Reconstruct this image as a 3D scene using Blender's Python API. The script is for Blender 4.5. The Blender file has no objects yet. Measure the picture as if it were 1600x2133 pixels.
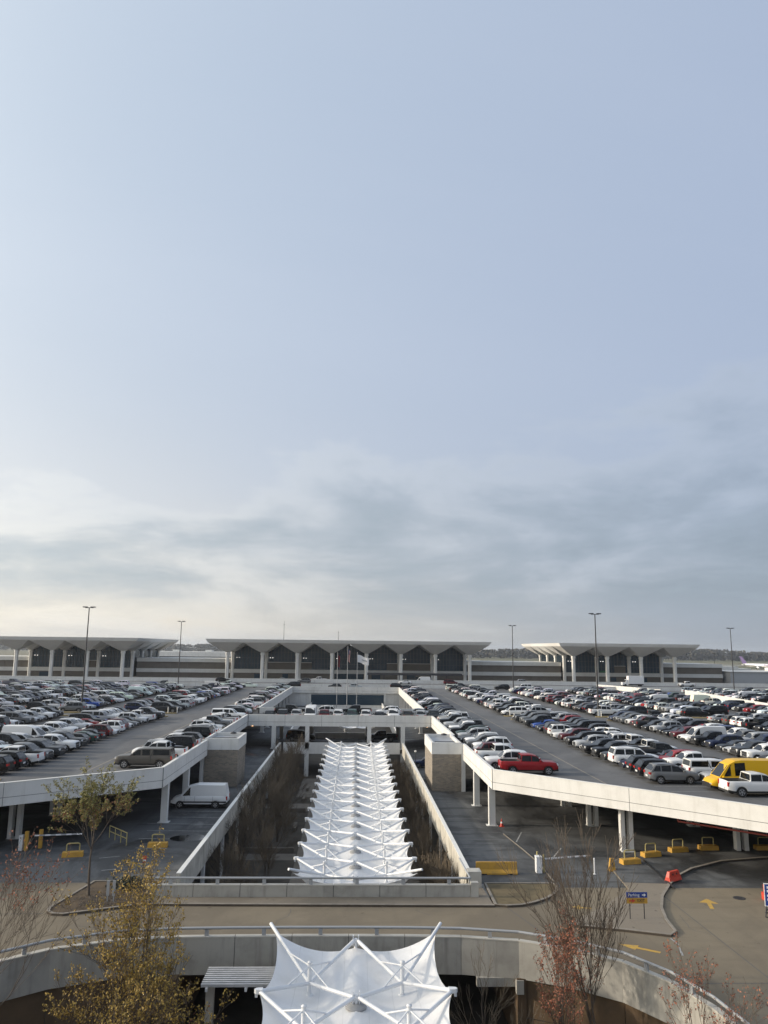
import bpy, math, random
import numpy as np
from math import sin, cos, pi, radians as R_, sqrt, hypot, atan2
from mathutils import Vector, Matrix
random.seed(7)
SC = bpy.context.scene
COL = SC.collection

# ------------------------------------------------------------------ camera
CAM_H = 17.0
YAW, PITCH, ROLL = R_(2.1), math.atan(284/1600), R_(0.675)
fwd = Vector((sin(YAW)*cos(PITCH), cos(YAW)*cos(PITCH), sin(PITCH)))
rt = Vector((cos(YAW), -sin(YAW), 0)); up = rt.cross(fwd)
r2 = cos(ROLL)*rt + sin(ROLL)*up; u2 = cos(ROLL)*up - sin(ROLL)*rt
cam = bpy.data.cameras.new('camera'); co = bpy.data.objects.new('camera', cam); COL.objects.link(co)
co.matrix_world = Matrix(((r2.x, u2.x, -fwd.x, 0), (r2.y, u2.y, -fwd.y, 0), (r2.z, u2.z, -fwd.z, CAM_H), (0, 0, 0, 1)))
cam.sensor_fit = 'VERTICAL'; cam.sensor_height = 24; cam.lens = 24*1600/2133
cam.clip_start = 0.5; cam.clip_end = 20000
SC.camera = co

# ------------------------------------------------------------------ sun, sky, exposure
SUN_AZ, SUN_EL = R_(-88), R_(17)          # azimuth measured from +y towards +x
SUN = Vector((sin(SUN_AZ)*cos(SUN_EL), cos(SUN_AZ)*cos(SUN_EL), sin(SUN_EL)))
sl = bpy.data.lights.new('sun', 'SUN'); sl.energy = 2.7; sl.angle = R_(2.5); sl.color = (1.0, .87, .70)
so = bpy.data.objects.new('sun', sl); COL.objects.link(so)
so.rotation_euler = (-SUN).to_track_quat('-Z', 'Y').to_euler()

W = bpy.data.worlds.new('World'); SC.world = W; W.use_nodes = True
nt = W.node_tree; nt.nodes.clear()
def N(t, typ, **kw):
    n = t.nodes.new(typ)
    for k, v in kw.items(): setattr(n, k, v)
    return n
class G:
    """tiny node-graph helper"""
    def __init__(s, tree): s.t = tree
    def math(s, op, a, b=None, c=None, clamp=False):
        n = N(s.t, 'ShaderNodeMath', operation=op, use_clamp=clamp)
        for i, v in enumerate((a, b, c)):
            if v is None: continue
            if isinstance(v, (int, float)): n.inputs[i].default_value = v
            else: s.t.links.new(v, n.inputs[i])
        return n.outputs[0]
    def mix(s, f, a, b, mode='MIX'):
        n = N(s.t, 'ShaderNodeMix', data_type='RGBA', blend_type=mode)
        for i, v in ((0, f), (6, a), (7, b)):
            if isinstance(v, (int, float)): n.inputs[i].default_value = v
            elif isinstance(v, tuple): n.inputs[i].default_value = (*v[:3], 1)
            else: s.t.links.new(v, n.inputs[i])
        return n.outputs[2]
    def ramp(s, x, a, b, smooth=True):
        n = N(s.t, 'ShaderNodeMapRange', interpolation_type='SMOOTHSTEP' if smooth else 'LINEAR')
        n.inputs[1].default_value = a; n.inputs[2].default_value = b
        s.t.links.new(x, n.inputs[0]); return n.outputs[0]
    def noise(s, vec, scale, detail=4, rough=.55, dist=0):
        n = N(s.t, 'ShaderNodeTexNoise'); n.inputs['Scale'].default_value = scale
        n.inputs['Detail'].default_value = detail; n.inputs['Roughness'].default_value = rough
        n.inputs['Distortion'].default_value = dist
        s.t.links.new(vec, n.inputs['Vector']); return n.outputs[0]
    def vmath(s, op, a, b):
        n = N(s.t, 'ShaderNodeVectorMath', operation=op)
        for i, v in enumerate((a, b)):
            if isinstance(v, tuple): n.inputs[i].default_value = v
            else: s.t.links.new(v, n.inputs[i])
        return n.outputs['Value'] if op == 'DOT_PRODUCT' else n.outputs[0]
    def xyz(s, v):
        n = N(s.t, 'ShaderNodeSeparateXYZ'); s.t.links.new(v, n.inputs[0]); return n.outputs
    def comb(s, x, y, z):
        n = N(s.t, 'ShaderNodeCombineXYZ')
        for i, v in enumerate((x, y, z)):
            if isinstance(v, (int, float)): n.inputs[i].default_value = v
            else: s.t.links.new(v, n.inputs[i])
        return n.outputs[0]
g = G(nt)
tc = N(nt, 'ShaderNodeTexCoord'); D = tc.outputs['Generated']
dx, dy, dz = g.xyz(D)
sky = N(nt, 'ShaderNodeTexSky', sky_type='NISHITA', sun_disc=False)
sky.sun_elevation = SUN_EL; sky.sun_rotation = SUN_AZ; sky.dust_density = 2.5; sky.air_density = 1.0; sky.altitude = 50
S = 10.0                                     # veil radiances below are written at strength 1, the background runs at 0.1
el = g.math('MAXIMUM', dz, 0.0)
sd = g.vmath('DOT_PRODUCT', D, tuple(SUN))
f01 = g.math('MULTIPLY_ADD', sd, .5, .5)
f2 = g.math('POWER', g.math('MAXIMUM', f01, 0.0), 2.2)
hz = g.math('POWER', g.math('SUBTRACT', 1.0, g.math('MINIMUM', el, 1.0)), 6.0)   # 1 at horizon
high = g.mix(f2, (.32*S, .39*S, .535*S), (.60*S, .69*S, .765*S))
low = g.mix(f2, (.18*S, .235*S, .305*S), (1.95*S, 1.64*S, 1.16*S))
veil = g.mix(hz, high, low)
def cloud_uv(sx, sy, off): 
    d_ = g.math('ADD', el, .20)
    return g.comb(g.math('MULTIPLY_ADD', g.math('DIVIDE', dx, d_), sx, off[0]), g.math('MULTIPLY_ADD', g.math('DIVIDE', dy, d_), sy, off[1]), off[2])
n1 = g.noise(cloud_uv(1.0, .95, (7.7, 1.7, .4)), 1.0, 7, .56, .4)      # cloud bank shape
n2 = g.noise(cloud_uv(.35, .50, (7.3, 2.1, 4.0)), 1.0, 5, .58, .6)      # thin high veil
n3 = g.noise(cloud_uv(5.0, 5.5, (1.3, 5.1, 2.0)), 1.0, 5, .58, .3)      # fine mottling
veil = g.mix(g.math('MULTIPLY', g.ramp(n2, .36, .68), .34), veil, g.mix(f2, (.36*S, .425*S, .56*S), (.80*S, .85*S, .89*S)))
# low cloud bank: dense towards the horizon, thinning out upwards
band = g.math('SUBTRACT', 1.0, g.ramp(dz, .06, .27))
t1 = g.math('SUBTRACT', g.math('ADD', g.math('MULTIPLY_ADD', band, .235, n1), g.math('MULTIPLY_ADD', n3, .15, -.075)), g.math('MULTIPLY', g.ramp(dz, .17, .42), .17))
cov = g.ramp(t1, .54, .80)
lit = g.math('MULTIPLY', g.ramp(t1, .50, .58), g.math('SUBTRACT', 1.0, g.ramp(t1, .58, .70)))
cc = g.mix(f2, (.205*S, .255*S, .32*S), (.56*S, .64*S, .68*S))
cc = g.mix(g.math('MULTIPLY', g.ramp(n3, .45, .75), .6), cc, g.mix(f2, (.25*S, .31*S, .385*S), (.66*S, .71*S, .73*S)))
lowfade = g.math('MULTIPLY_ADD', g.ramp(dz, .01, .10), .58, .26)
veil = g.mix(g.math('MULTIPLY', lit, .24), veil, g.mix(f2, (.36*S, .42*S, .50*S), (1.45*S, 1.38*S, 1.20*S)))
veil = g.mix(g.math('MULTIPLY', cov, lowfade), veil, cc)
aur = g.math('POWER', g.math('MAXIMUM', f01, 0.0), 15.0)                      # bright aureole of the veiled low sun
veil = g.mix(1.0, veil, g.mix(aur, (0, 0, 0), (2.6*S, 2.3*S, 1.8*S)), 'ADD')
colr = g.mix(.88, sky.outputs[0], veil)
bg = N(nt, 'ShaderNodeBackground'); bg.inputs[1].default_value = .1
nt.links.new(colr, bg.inputs[0])
wo = N(nt, 'ShaderNodeOutputWorld'); nt.links.new(bg.outputs[0], wo.inputs[0])
SC.view_settings.view_transform = 'Standard'; SC.view_settings.look = 'None'
SC.view_settings.exposure = 0.32; SC.view_settings.gamma = 1.0; SC.view_settings.use_curve_mapping = False
SC.cycles.use_denoising = True
SC.cycles.max_bounces = 6; SC.cycles.diffuse_bounces = 3; SC.cycles.glossy_bounces = 2; SC.cycles.volume_bounces = 0
SC.cycles.transparent_max_bounces = 4; SC.cycles.caustics_reflective = False; SC.cycles.caustics_refractive = False

# ------------------------------------------------------------------ materials
def newmat(name):
    m = bpy.data.materials.new(name); m.use_nodes = True
    return m, m.node_tree, m.node_tree.nodes['Principled BSDF']
def mat(name, col, rough=.7, metal=0.0, var=0.0, vscale=1.0, streak=0.0, bump=0.0, bscale=20.0, dark=None, emit=None, spec=None, coat=0.0, sub=None):
    m, t, b = newmat(name); q = G(t)
    b.inputs['Roughness'].default_value = rough; b.inputs['Metallic'].default_value = metal
    if spec is not None: b.inputs['Specular IOR Level'].default_value = spec
    if coat: b.inputs['Coat Weight'].default_value = coat; b.inputs['Coat Roughness'].default_value = .05
    base = (*col, 1)
    b.inputs['Base Color'].default_value = base
    if var or streak or bump:
        pos = N(t, 'ShaderNodeNewGeometry').outputs['Position']
        c = col
        dk = dark or tuple(v*.45 for v in col)
        if var:
            f = q.math('MULTIPLY', q.ramp(q.noise(pos, vscale, 6, .62, .3), .40, .72), var)
            c = q.mix(f, c, dk)
        if streak:
            v = q.vmath('MULTIPLY', pos, (1.0, 1.0, .10))
            f = q.math('MULTIPLY', q.ramp(q.noise(v, 1.6, 5, .65), .48, .78), streak)
            c = q.mix(f, c, dk)
        if not isinstance(c, tuple): t.links.new(c, b.inputs['Base Color'])
        if bump:
            bn = N(t, 'ShaderNodeBump'); bn.inputs['Strength'].default_value = bump; bn.inputs['Distance'].default_value = .02
            t.links.new(q.noise(pos, bscale, 3), bn.inputs['Height']); t.links.new(bn.outputs[0], b.inputs['Normal'])
    if emit:
        b.inputs['Emission Color'].default_value = (*emit[:3], 1); b.inputs['Emission Strength'].default_value = emit[3]
    return m
M = {}
M['paint_white'] = mat('white_painted_concrete', (.69, .685, .66), .75, var=.28, vscale=.45, streak=.34, dark=(.38, .365, .32))
M['paint_cap'] = mat('parapet_cap', (.74, .73, .69), .7, var=.25, vscale=.8, dark=(.45, .43, .38))
M['joint'] = mat('dark_joint', (.10, .10, .10), .9)
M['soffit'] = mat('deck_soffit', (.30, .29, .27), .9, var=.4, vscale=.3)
M['concrete'] = mat('weathered_concrete', (.40, .385, .345), .85, var=.5, vscale=.5, streak=.65, dark=(.17, .16, .14), bump=.2)
M['concrete_pale'] = mat('pale_concrete', (.48, .46, .41), .85, var=.4, vscale=.7, dark=(.27, .25, .22))
M['stone'] = mat('exposed_aggregate', (.125, .11, .092), .95, var=.5, vscale=2.0, dark=(.07, .062, .05))
M['retain'] = mat('brown_retaining_panel', (.115, .075, .042), .95, var=.6, vscale=.6, dark=(.05, .036, .022), bump=.3, bscale=8)
M['glass'] = mat('dark_glazing', (.018, .042, .066), .2, spec=.4)
M['mullion'] = mat('dark_mullion', (.055, .062, .07), .5)
M['metal_grey'] = mat('galvanised_metal', (.36, .37, .38), .6, metal=.25)
M['metal_dark'] = mat('dark_metal', (.03, .03, .033), .5)
M['yellow'] = mat('yellow_paint', (.52, .29, .04), .75, var=.6, vscale=2.2, streak=.3, dark=(.30, .18, .05))
M['yellow_line'] = mat('yellow_marking', (.50, .30, .045), .8, var=.7, vscale=4, dark=(.25, .20, .12))
M['faint_line'] = mat('worn_white_marking', (.17, .17, .168), .85, var=.8, vscale=2, dark=(.09, .09, .09))
M['white_line'] = mat('white_marking', (.36, .36, .35), .8, var=.8, vscale=3, dark=(.13, .13, .13))
M['red'] = mat('red_plastic', (.55, .055, .03), .5, var=.3, vscale=3)
M['redpipe'] = mat('red_pipe', (.38, .08, .06), .6)
M['blue_sign'] = mat('blue_sign', (.02, .05, .24), .4)
M['white_plain'] = mat('white_gloss', (.75, .75, .75), .4)
M['tube'] = mat('white_steel_tube', (.70, .71, .72), .35, spec=.5)
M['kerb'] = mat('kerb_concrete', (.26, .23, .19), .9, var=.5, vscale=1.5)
M['kerb_face'] = mat('dark_kerb_face', (.085, .068, .052), .95, var=.5, vscale=2)  # kerb sides, much darker than the kerb top
M['dirt'] = mat('bare_soil', (.10, .068, .038), 1.0, var=.8, vscale=1.2, dark=(.045, .033, .02), bump=.6, bscale=6)
M['drygrass'] = mat('dry_grass', (.15, .115, .06), 1.0, var=.8, vscale=1.0, dark=(.07, .055, .03), bump=.6, bscale=12)
M['court'] = mat('court_floor', (.075, .065, .052), .95, var=.7, vscale=.4, dark=(.03, .027, .022))
M['path'] = mat('court_path', (.19, .17, .145), .9, var=.5, vscale=.8)
M['bark'] = mat('bark', (.095, .075, .058), .95)
M['bark_pale'] = mat('pale_bark', (.15, .125, .10), .95)
M['twig'] = mat('dry_twig', (.155, .122, .085), .95)
def leafmat(name, a, b2, c3):
    m, t, b = newmat(name); q = G(t)
    oi = N(t, 'ShaderNodeNewGeometry')
    r = N(t, 'ShaderNodeValToRGB'); e = r.color_ramp.elements
    e[0].color = (*a, 1); e[1].color = (*c3, 1); k = e.new(.5); k.color = (*b2, 1)
    t.links.new(oi.outputs['Random Per Island'], r.inputs[0]); t.links.new(r.outputs[0], b.inputs['Base Color'])
    b.inputs['Roughness'].default_value = .7
    return m
M['leaf_gold'] = leafmat('golden_leaf', (.36, .235, .040), (.44, .30, .065), (.25, .17, .045))
M['leaf_lime'] = leafmat('yellow_green_leaf', (.22, .20, .055), (.30, .27, .085), (.13, .13, .045))
M['leaf_red'] = leafmat('reddish_bud', (.28, .085, .05), (.36, .14, .07), (.16, .06, .045))
M['leaf_dark'] = leafmat('dark_shrub_leaf', (.02, .03, .015), (.04, .05, .025), (.03, .035, .02))
M['woods'] = leafmat('far_woods', (.055, .052, .038), (.075, .065, .05), (.04, .045, .03))

def asphalt(name, col, dk, lt, wet=0.0, sc=.12, streaky=.5):
    m, t, b = newmat(name); q = G(t)
    pos = N(t, 'ShaderNodeNewGeometry').outputs['Position']
    a = q.noise(q.vmath('MULTIPLY', pos, (1.0, .55, 1)), sc, 7, .62, .6)
    c = q.mix(q.ramp(a, .40, .58), col, dk)
    s2 = q.noise(q.vmath('MULTIPLY', pos, (.22, 1.0, 1)), .75, 6, .62, .4)
    c = q.mix(q.math('MULTIPLY', q.ramp(s2, .53, .63), streaky), c, dk)
    s3 = q.noise(pos, .35, 6, .7, .4)
    c = q.mix(q.math('MULTIPLY', q.ramp(s3, .55, .75), .5), c, lt)
    tr = q.noise(q.vmath('MULTIPLY', pos, (1.6, .05, 1)), 1.0, 4, .6)
    c = q.mix(q.math('MULTIPLY', q.ramp(tr, .52, .72), .45), c, dk)
    sp = q.noise(pos, 1.7, 3, .5)
    c = q.mix(q.math('MULTIPLY', q.ramp(sp, .66, .74), .7), c, tuple(v*.45 for v in dk))
    fine = q.noise(pos, 14, 2)
    c = q.mix(q.math('MULTIPLY', fine, .22), c, tuple(v*.5 for v in col))
    t.links.new(c, b.inputs['Base Color'])
    b.inputs['Roughness'].default_value = .85
    if wet:
        t.links.new(q.math('SUBTRACT', .85, q.math('MULTIPLY', q.ramp(a, .50, .66), wet)), b.inputs['Roughness'])
    return m
M['deck'] = asphalt('deck_surface', (.135, .136, .137), (.100, .101, .103), (.175, .173, .168))
M['asphalt'] = asphalt('lower_asphalt', (.112, .116, .118), (.040, .041, .042), (.155, .156, .153), wet=.5, sc=.16, streaky=.85)
M['tan_road'] = asphalt('tan_concrete_road', (.203, .166, .112), (.155, .126, .086), (.24, .20, .142))
M['walk'] = asphalt('sidewalk_concrete', (.225, .19, .145), (.17, .145, .11), (.28, .24, .19))

def brick():
    m, t, b = newmat('grey_brown_brick'); q = G(t)
    pos = N(t, 'ShaderNodeNewGeometry').outputs['Position']
    x, y, z = q.xyz(pos)
    v = q.comb(q.math('ADD', x, y), z, 0.0)
    bt = N(t, 'ShaderNodeTexBrick'); t.links.new(v, bt.inputs['Vector'])
    bt.inputs['Color1'].default_value = (.30, .25, .19, 1); bt.inputs['Color2'].default_value = (.19, .165, .135, 1)
    bt.inputs['Mortar'].default_value = (.30, .28, .25, 1); bt.inputs['Scale'].default_value = 1.0
    bt.inputs['Mortar Size'].default_value = .012; bt.inputs['Brick Width'].default_value = .42; bt.inputs['Row Height'].default_value = .14
    c = q.mix(q.math('MULTIPLY', q.ramp(q.noise(pos, .5, 5), .45, .7), .5), bt.outputs[0], (.15, .13, .11))
    t.links.new(c, b.inputs['Base Color']); b.inputs['Roughness'].default_value = .9
    return m
M['brick'] = brick()

def membrane():
    m, t, b = newmat('white_membrane'); q = G(t)
    pos = N(t, 'ShaderNodeNewGeometry').outputs['Position']
    c = q.mix(q.math('MULTIPLY', q.ramp(q.noise(pos, .6, 6, .65), .42, .75), .42), (.83, .83, .83), (.58, .57, .53))
    oc = N(t, 'ShaderNodeTexCoord').outputs['Object']; ox, oy, oz = q.xyz(oc)
    sm = q.math('LESS_THAN', q.math('ABSOLUTE', q.math('SUBTRACT', q.math('FRACT', q.math('DIVIDE', ox, 1.18)), .5)), .014)   # welded fabric seams
    c = q.mix(q.math('MULTIPLY', sm, .35), c, (.5, .5, .49))
    t.links.new(c, b.inputs['Base Color']); b.inputs['Roughness'].default_value = .45
    tr = N(t, 'ShaderNodeBsdfTranslucent'); tr.inputs[0].default_value = (.75, .75, .74, 1)
    mx = N(t, 'ShaderNodeMixShader'); mx.inputs[0].default_value = .15
    t.links.new(b.outputs[0], mx.inputs[1]); t.links.new(tr.outputs[0], mx.inputs[2])
    t.links.new(mx.outputs[0], t.nodes['Material Output'].inputs[0])
    return m
M['membrane'] = membrane()

def carpaint(far=False):
    m, t, b = newmat('far_car_paint' if far else 'car_paint')
    if far:
        a = N(t, 'ShaderNodeAttribute', attribute_name='paint'); t.links.new(a.outputs['Color'], b.inputs['Base Color'])
    else:
        oi = N(t, 'ShaderNodeObjectInfo'); t.links.new(oi.outputs['Color'], b.inputs['Base Color'])
    b.inputs['Roughness'].default_value = .32; b.inputs['Metallic'].default_value = .0
    b.inputs['Coat Weight'].default_value = .12; b.inputs['Coat Roughness'].default_value = .05; b.inputs['Specular IOR Level'].default_value = .18
    return m
M['paint'] = carpaint(); M['paint_far'] = carpaint(True)
M['car_glass'] = mat('car_glass', (.010, .012, .014), .06, spec=.55)
M['car_tint'] = mat('tinted_side_glass', (.006, .007, .008), .14, spec=.3)
M['tyre'] = mat('tyre_rubber', (.018, .018, .018), .9)
M['rim'] = mat('alloy_rim', (.42, .42, .43), .35, metal=.7)
M['trim'] = mat('black_trim', (.02, .02, .021), .55)
M['chrome'] = mat('chrome_trim', (.5, .5, .5), .25, metal=.9)
M['lamp_white'] = mat('headlamp_lens', (.75, .76, .76), .12, spec=.8)
M['lamp_red'] = mat('tail_lamp_lens', (.42, .02, .015), .2)
M['bedliner'] = mat('truck_bed_liner', (.03, .03, .03), .9)
M['lamp_warm'] = mat('lit_warm_lamp', (.8, .5, .25), .5, emit=(1, .55, .25, 6))
M['lamp_cool'] = mat('lit_cool_lamp', (.8, .8, .8), .5, emit=(1, .96, .9, 1.6))

# ------------------------------------------------------------------ mesh helpers
class MB:
    def __init__(s): s.v = []; s.f = []; s.m = []; s.smooth = []
    def face(s, pts, mi=0, sm=False):
        b = len(s.v); s.v += [tuple(p) for p in pts]; s.f.append(tuple(range(b, b+len(pts)))); s.m.append(mi); s.smooth.append(sm)
    def box(s, x0, x1, y0, y1, z0, z1, mi=0):
        b = len(s.v)
        s.v += [(x0,y0,z0),(x1,y0,z0),(x1,y1,z0),(x0,y1,z0),(x0,y0,z1),(x1,y0,z1),(x1,y1,z1),(x0,y1,z1)]
        for q in ((0,3,2,1),(4,5,6,7),(0,1,5,4),(1,2,6,5),(2,3,7,6),(3,0,4,7)):
            s.f.append(tuple(b+i for i in q)); s.m.append(mi); s.smooth.append(False)
    def obox(s, p, q, w, z0, z1, mi=0, off=0.0):
        """box along the plan line p-q, width w centred (plus off to the left)"""
        d = Vector((q[0]-p[0], q[1]-p[1])); d.normalize(); n = Vector((-d.y, d.x))
        a = [(p[0]+n.x*(off+w/2*k), p[1]+n.y*(off+w/2*k)) for k in (-1, 1)]; b2 = [(q[0]+n.x*(off+w/2*k), q[1]+n.y*(off+w/2*k)) for k in (-1, 1)]
        s.prism([a[0], b2[0], b2[1], a[1]], z0, z1, mi)
    def prism(s, poly, z0, z1, mi=0, top=None):
        n = len(poly); b = len(s.v)
        s.v += [(x, y, z0) for x, y in poly] + [(x, y, z1) for x, y in (top or poly)]
        s.f.append(tuple(b+i for i in reversed(range(n)))); s.f.append(tuple(b+n+i for i in range(n))); s.m += [mi, mi]; s.smooth += [False]*2
        for i in range(n):
            j = (i+1) % n; s.f.append((b+i, b+j, b+n+j, b+n+i)); s.m.append(mi); s.smooth.append(False)
    def tube(s, p, q, r0, r1=None, n=8, mi=0, caps=True, sm=True):
        p = Vector(p); q = Vector(q); r1 = r0 if r1 is None else r1
        d = (q-p)
        if d.length < 1e-6: return
        d.normalize(); a = d.orthogonal().normalized(); c = d.cross(a)
        b = len(s.v)
        for k in range(n):
            t = 2*pi*k/n; e = a*cos(t)+c*sin(t)
            s.v.append(tuple(p+e*r0)); s.v.append(tuple(q+e*r1))
        for k in range(n):
            j = (k+1) % n
            s.f.append((b+2*k, b+2*j, b+2*j+1, b+2*k+1)); s.m.append(mi); s.smooth.append(sm)
        if caps:
            A = [s.v[b+2*k] for k in range(n)]; Bq = [s.v[b+2*k+1] for k in range(n)]
            s.face(A[::-1], mi); s.face(Bq, mi)
    def path(s, pts, r, n=8, mi=0):
        for a, b in zip(pts[:-1], pts[1:]): s.tube(a, b, r, r, n, mi)
    def grid(s, rows, mi=0, sm=True, mif=None):
        b = len(s.v); nc = len(rows[0])
        for r in rows: s.v += [tuple(p) for p in r]
        for i in range(len(rows)-1):
            for j in range(nc-1):
                s.f.append((b+i*nc+j, b+i*nc+j+1, b+(i+1)*nc+j+1, b+(i+1)*nc+j)); s.m.append(mif(i, j) if mif else mi); s.smooth.append(sm)
    def lathe(s, prof, c=(0,0,0), n=16, mi=0):
        rows = [[(c[0]+r*cos(2*pi*k/n), c[1]+r*sin(2*pi*k/n), c[2]+z) for k in range(n+1)] for r, z in prof]
        s.grid(rows, mi)
    def mesh(s, name, mats):
        me = bpy.data.meshes.new(name); me.from_pydata(s.v, [], s.f)
        for mm in mats: me.materials.append(mm)
        me.polygons.foreach_set('material_index', s.m); me.polygons.foreach_set('use_smooth', s.smooth)
        me.update(); return me
    def build(s, name, mats, parent=None, loc=None, **props):
        if not isinstance(mats, (list, tuple)): mats = [mats]
        return put(name, s.mesh(name, mats), parent, loc, **props)
def put(name, me, parent=None, loc=None, **props):
    o = bpy.data.objects.new(name, me); COL.objects.link(o)
    if parent: o.parent = parent
    if loc: o.location = loc
    for k, v in props.items(): o[k] = v
    return o
def thing(name, label, cat, loc=(0,0,0), rz=0, group=None):
    o = bpy.data.objects.new(name, None); COL.objects.link(o); o.location = loc; o.rotation_euler = (0, 0, rz)
    o['label'] = label; o['category'] = cat
    if group: o['group'] = group
    return o
def sheet(name, poly, z, m, kind='structure', th=0.0):
    b = MB()
    if th: b.prism(poly, z-th, z)
    else: b.face([(x, y, z) for x, y in poly])
    return b.build(name, m, kind=kind)
def text_mesh(body, size, m, ext=.004):
    cu = bpy.data.curves.new('lettering', 'FONT'); cu.body = body; cu.size = size; cu.align_x = 'CENTER'; cu.align_y = 'CENTER'; cu.extrude = ext
    t = bpy.data.objects.new('lettering', cu); COL.objects.link(t)
    dg = bpy.context.evaluated_depsgraph_get(); me = bpy.data.meshes.new_from_object(t.evaluated_get(dg))
    bpy.data.objects.remove(t); me.materials.clear(); me.materials.append(m); return me
def lerp(a, b, t): return a+(b-a)*t
def vl(a, b, t): return tuple(lerp(x, y, t) for x, y in zip(a, b))

exec_parts = []
# ================================================================== GROUND AND ROADS
Z_PIT, Z_DECK, Z_TOP = -4.5, 4.5, 5.6
sheet('ground', [(-9000, -300), (9000, -300), (9000, 12000), (-9000, 12000)], -4.9, M['drygrass'])
sheet('court_floor', [(-34, 15), (24, 15), (24, 234), (-34, 234)], Z_PIT, M['court'])

ARC = [(-33, 20), (-31, 27), (-27.5, 33.5), (-22.6, 39.6), (-18.1, 43.7), (-16.0, 45.4), (-12.8, 46.7), (-9.6, 47.15), (-6.4, 47.25), (-3.2, 47.3), (0, 47.3), (3.2, 47.25), (6.4, 47.1),
       (9.6, 46.5), (12.3, 45.2), (14.5, 43.5), (16.05, 41.0), (16.9, 38.2), (17.25, 35.0), (17.2, 31.5), (17.0, 27), (16.5, 20)]
road = ARC + [(70, 20), (70, 58.9), (15.0, 59.3), (9.9, 60.2), (9.9, 55.1), (-13.6, 55.3), (-19.2, 60.4), (-70, 60.4), (-70, 20)]
sheet('road', road, 0.0, M['tan_road'])
# lower parking level, z = 0
lower = sheet('lower_parking_surface', [(8.75, 60.25), (9.9, 60.2), (15.0, 59.3), (70, 58.9), (160, 58.9), (160, 300), (8.75, 300)], 0.0, M['asphalt'])
sheet('lower_parking_surface', [(-160, 60.4), (-19.2, 60.4), (-12.25, 60.55), (-12.25, 300), (-160, 300)], 0.0, M['asphalt'])
sheet('lower_parking_surface', [(-12.25, 136.3), (8.75, 136.3), (8.75, 152), (-12.25, 152)], 0.0, M['asphalt'])
sheet('lower_parking_surface', [(-12.25, 234.3), (8.75, 234.3), (8.75, 300), (-12.25, 300)], 0.0, M['asphalt'])
# sidewalk by the court wall, raised one kerb
sheet('sidewalk', [(-13.2, 55.45), (9.7, 55.15), (9.55, 60.0), (8.55, 60.0), (8.55, 57.0), (-13.2, 57.0)], .12, M['walk'], th=.5)
# kerbs
def kerb_line(pts, w=.2, h=.14, closed=False, name='kerb'):
    b = MB(); P = [Vector(p) for p in pts]
    n = len(P); L = []; Rr = []
    for i in range(n):
        a = P[i-1] if (i or closed) else P[i]; c = P[(i+1) % n] if (i < n-1 or closed) else P[i]
        d = (c-a).normalized(); nn = Vector((-d.y, d.x)); L.append(P[i]+nn*w/2); Rr.append(P[i]-nn*w/2)
    rng = range(n if closed else n-1)
    for i in rng:
        j = (i+1) % n
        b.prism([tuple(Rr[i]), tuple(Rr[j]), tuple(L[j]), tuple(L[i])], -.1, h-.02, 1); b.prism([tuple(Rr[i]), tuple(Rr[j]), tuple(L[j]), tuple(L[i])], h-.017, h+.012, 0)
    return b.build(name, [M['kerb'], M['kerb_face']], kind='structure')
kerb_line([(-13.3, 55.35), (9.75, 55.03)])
def smooth(pts, k=2, closed=True):
    for _ in range(k):
        out = []; n = len(pts)
        for i in range(n if closed else n-1):
            a, c = pts[i], pts[(i+1) % n]
            out += [vl(a, c, .25), vl(a, c, .75)]
        if not closed: out = [pts[0]]+out+[pts[-1]]
        pts = out
    return pts
# left triangular island with soil
IL = [(-19.5, 54.6), (-19.35, 53.95), (-18.9, 53.5), (-18.2, 53.4), (-14.3, 55.1), (-13.5, 55.45), (-13.5, 60.35), (-18.5, 60.35)]
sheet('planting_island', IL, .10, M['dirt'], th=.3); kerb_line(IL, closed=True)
# right grass island
IR = [(9.95, 59.95), (9.85, 55.2), (10.6, 55.0), (11.6, 55.15), (12.6, 55.7), (13.6, 56.5), (14.35, 57.4), (14.85, 58.4), (15.05, 59.3), (14.95, 59.9)]
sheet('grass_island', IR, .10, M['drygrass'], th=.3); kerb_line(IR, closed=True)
# middle right island (paved, with the sign)
IM = [(20.8, 65.5), (20.15, 58.6), (17.0, 54.8), (13.7, 51.5), (14.6, 51.2), (17.0, 50.5), (19.5, 49.6), (20.05, 50.2), (20.3, 52.2), (20.9, 54.5), (21.95, 57.0), (23.6, 59.75), (25.2, 62.0), (27.04, 63.88), (30.5, 66.1), (34.7, 67.2), (40, 67.6), (40, 70.5), (30, 70.5), (24, 68.5)]
sheet('traffic_island', IM, .10, M['walk'], th=.3)
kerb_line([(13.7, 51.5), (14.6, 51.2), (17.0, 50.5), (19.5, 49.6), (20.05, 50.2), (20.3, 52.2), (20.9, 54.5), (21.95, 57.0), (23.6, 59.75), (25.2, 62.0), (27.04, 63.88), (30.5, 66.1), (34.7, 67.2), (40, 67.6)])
# gate platform edge
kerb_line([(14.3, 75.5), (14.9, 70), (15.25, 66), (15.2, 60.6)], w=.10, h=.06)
# asphalt apron of the island behind the tan strip is grey
sheet('island_asphalt', [(20.3, 60.2), (23.45, 59.9), (25.0, 62.1), (26.9, 63.9), (30.4, 66.2), (34.6, 67.3), (39.9, 67.7), (39.9, 70.4), (30, 70.4), (24, 68.4), (20.95, 65.4)], .108, M['asphalt'])
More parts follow.
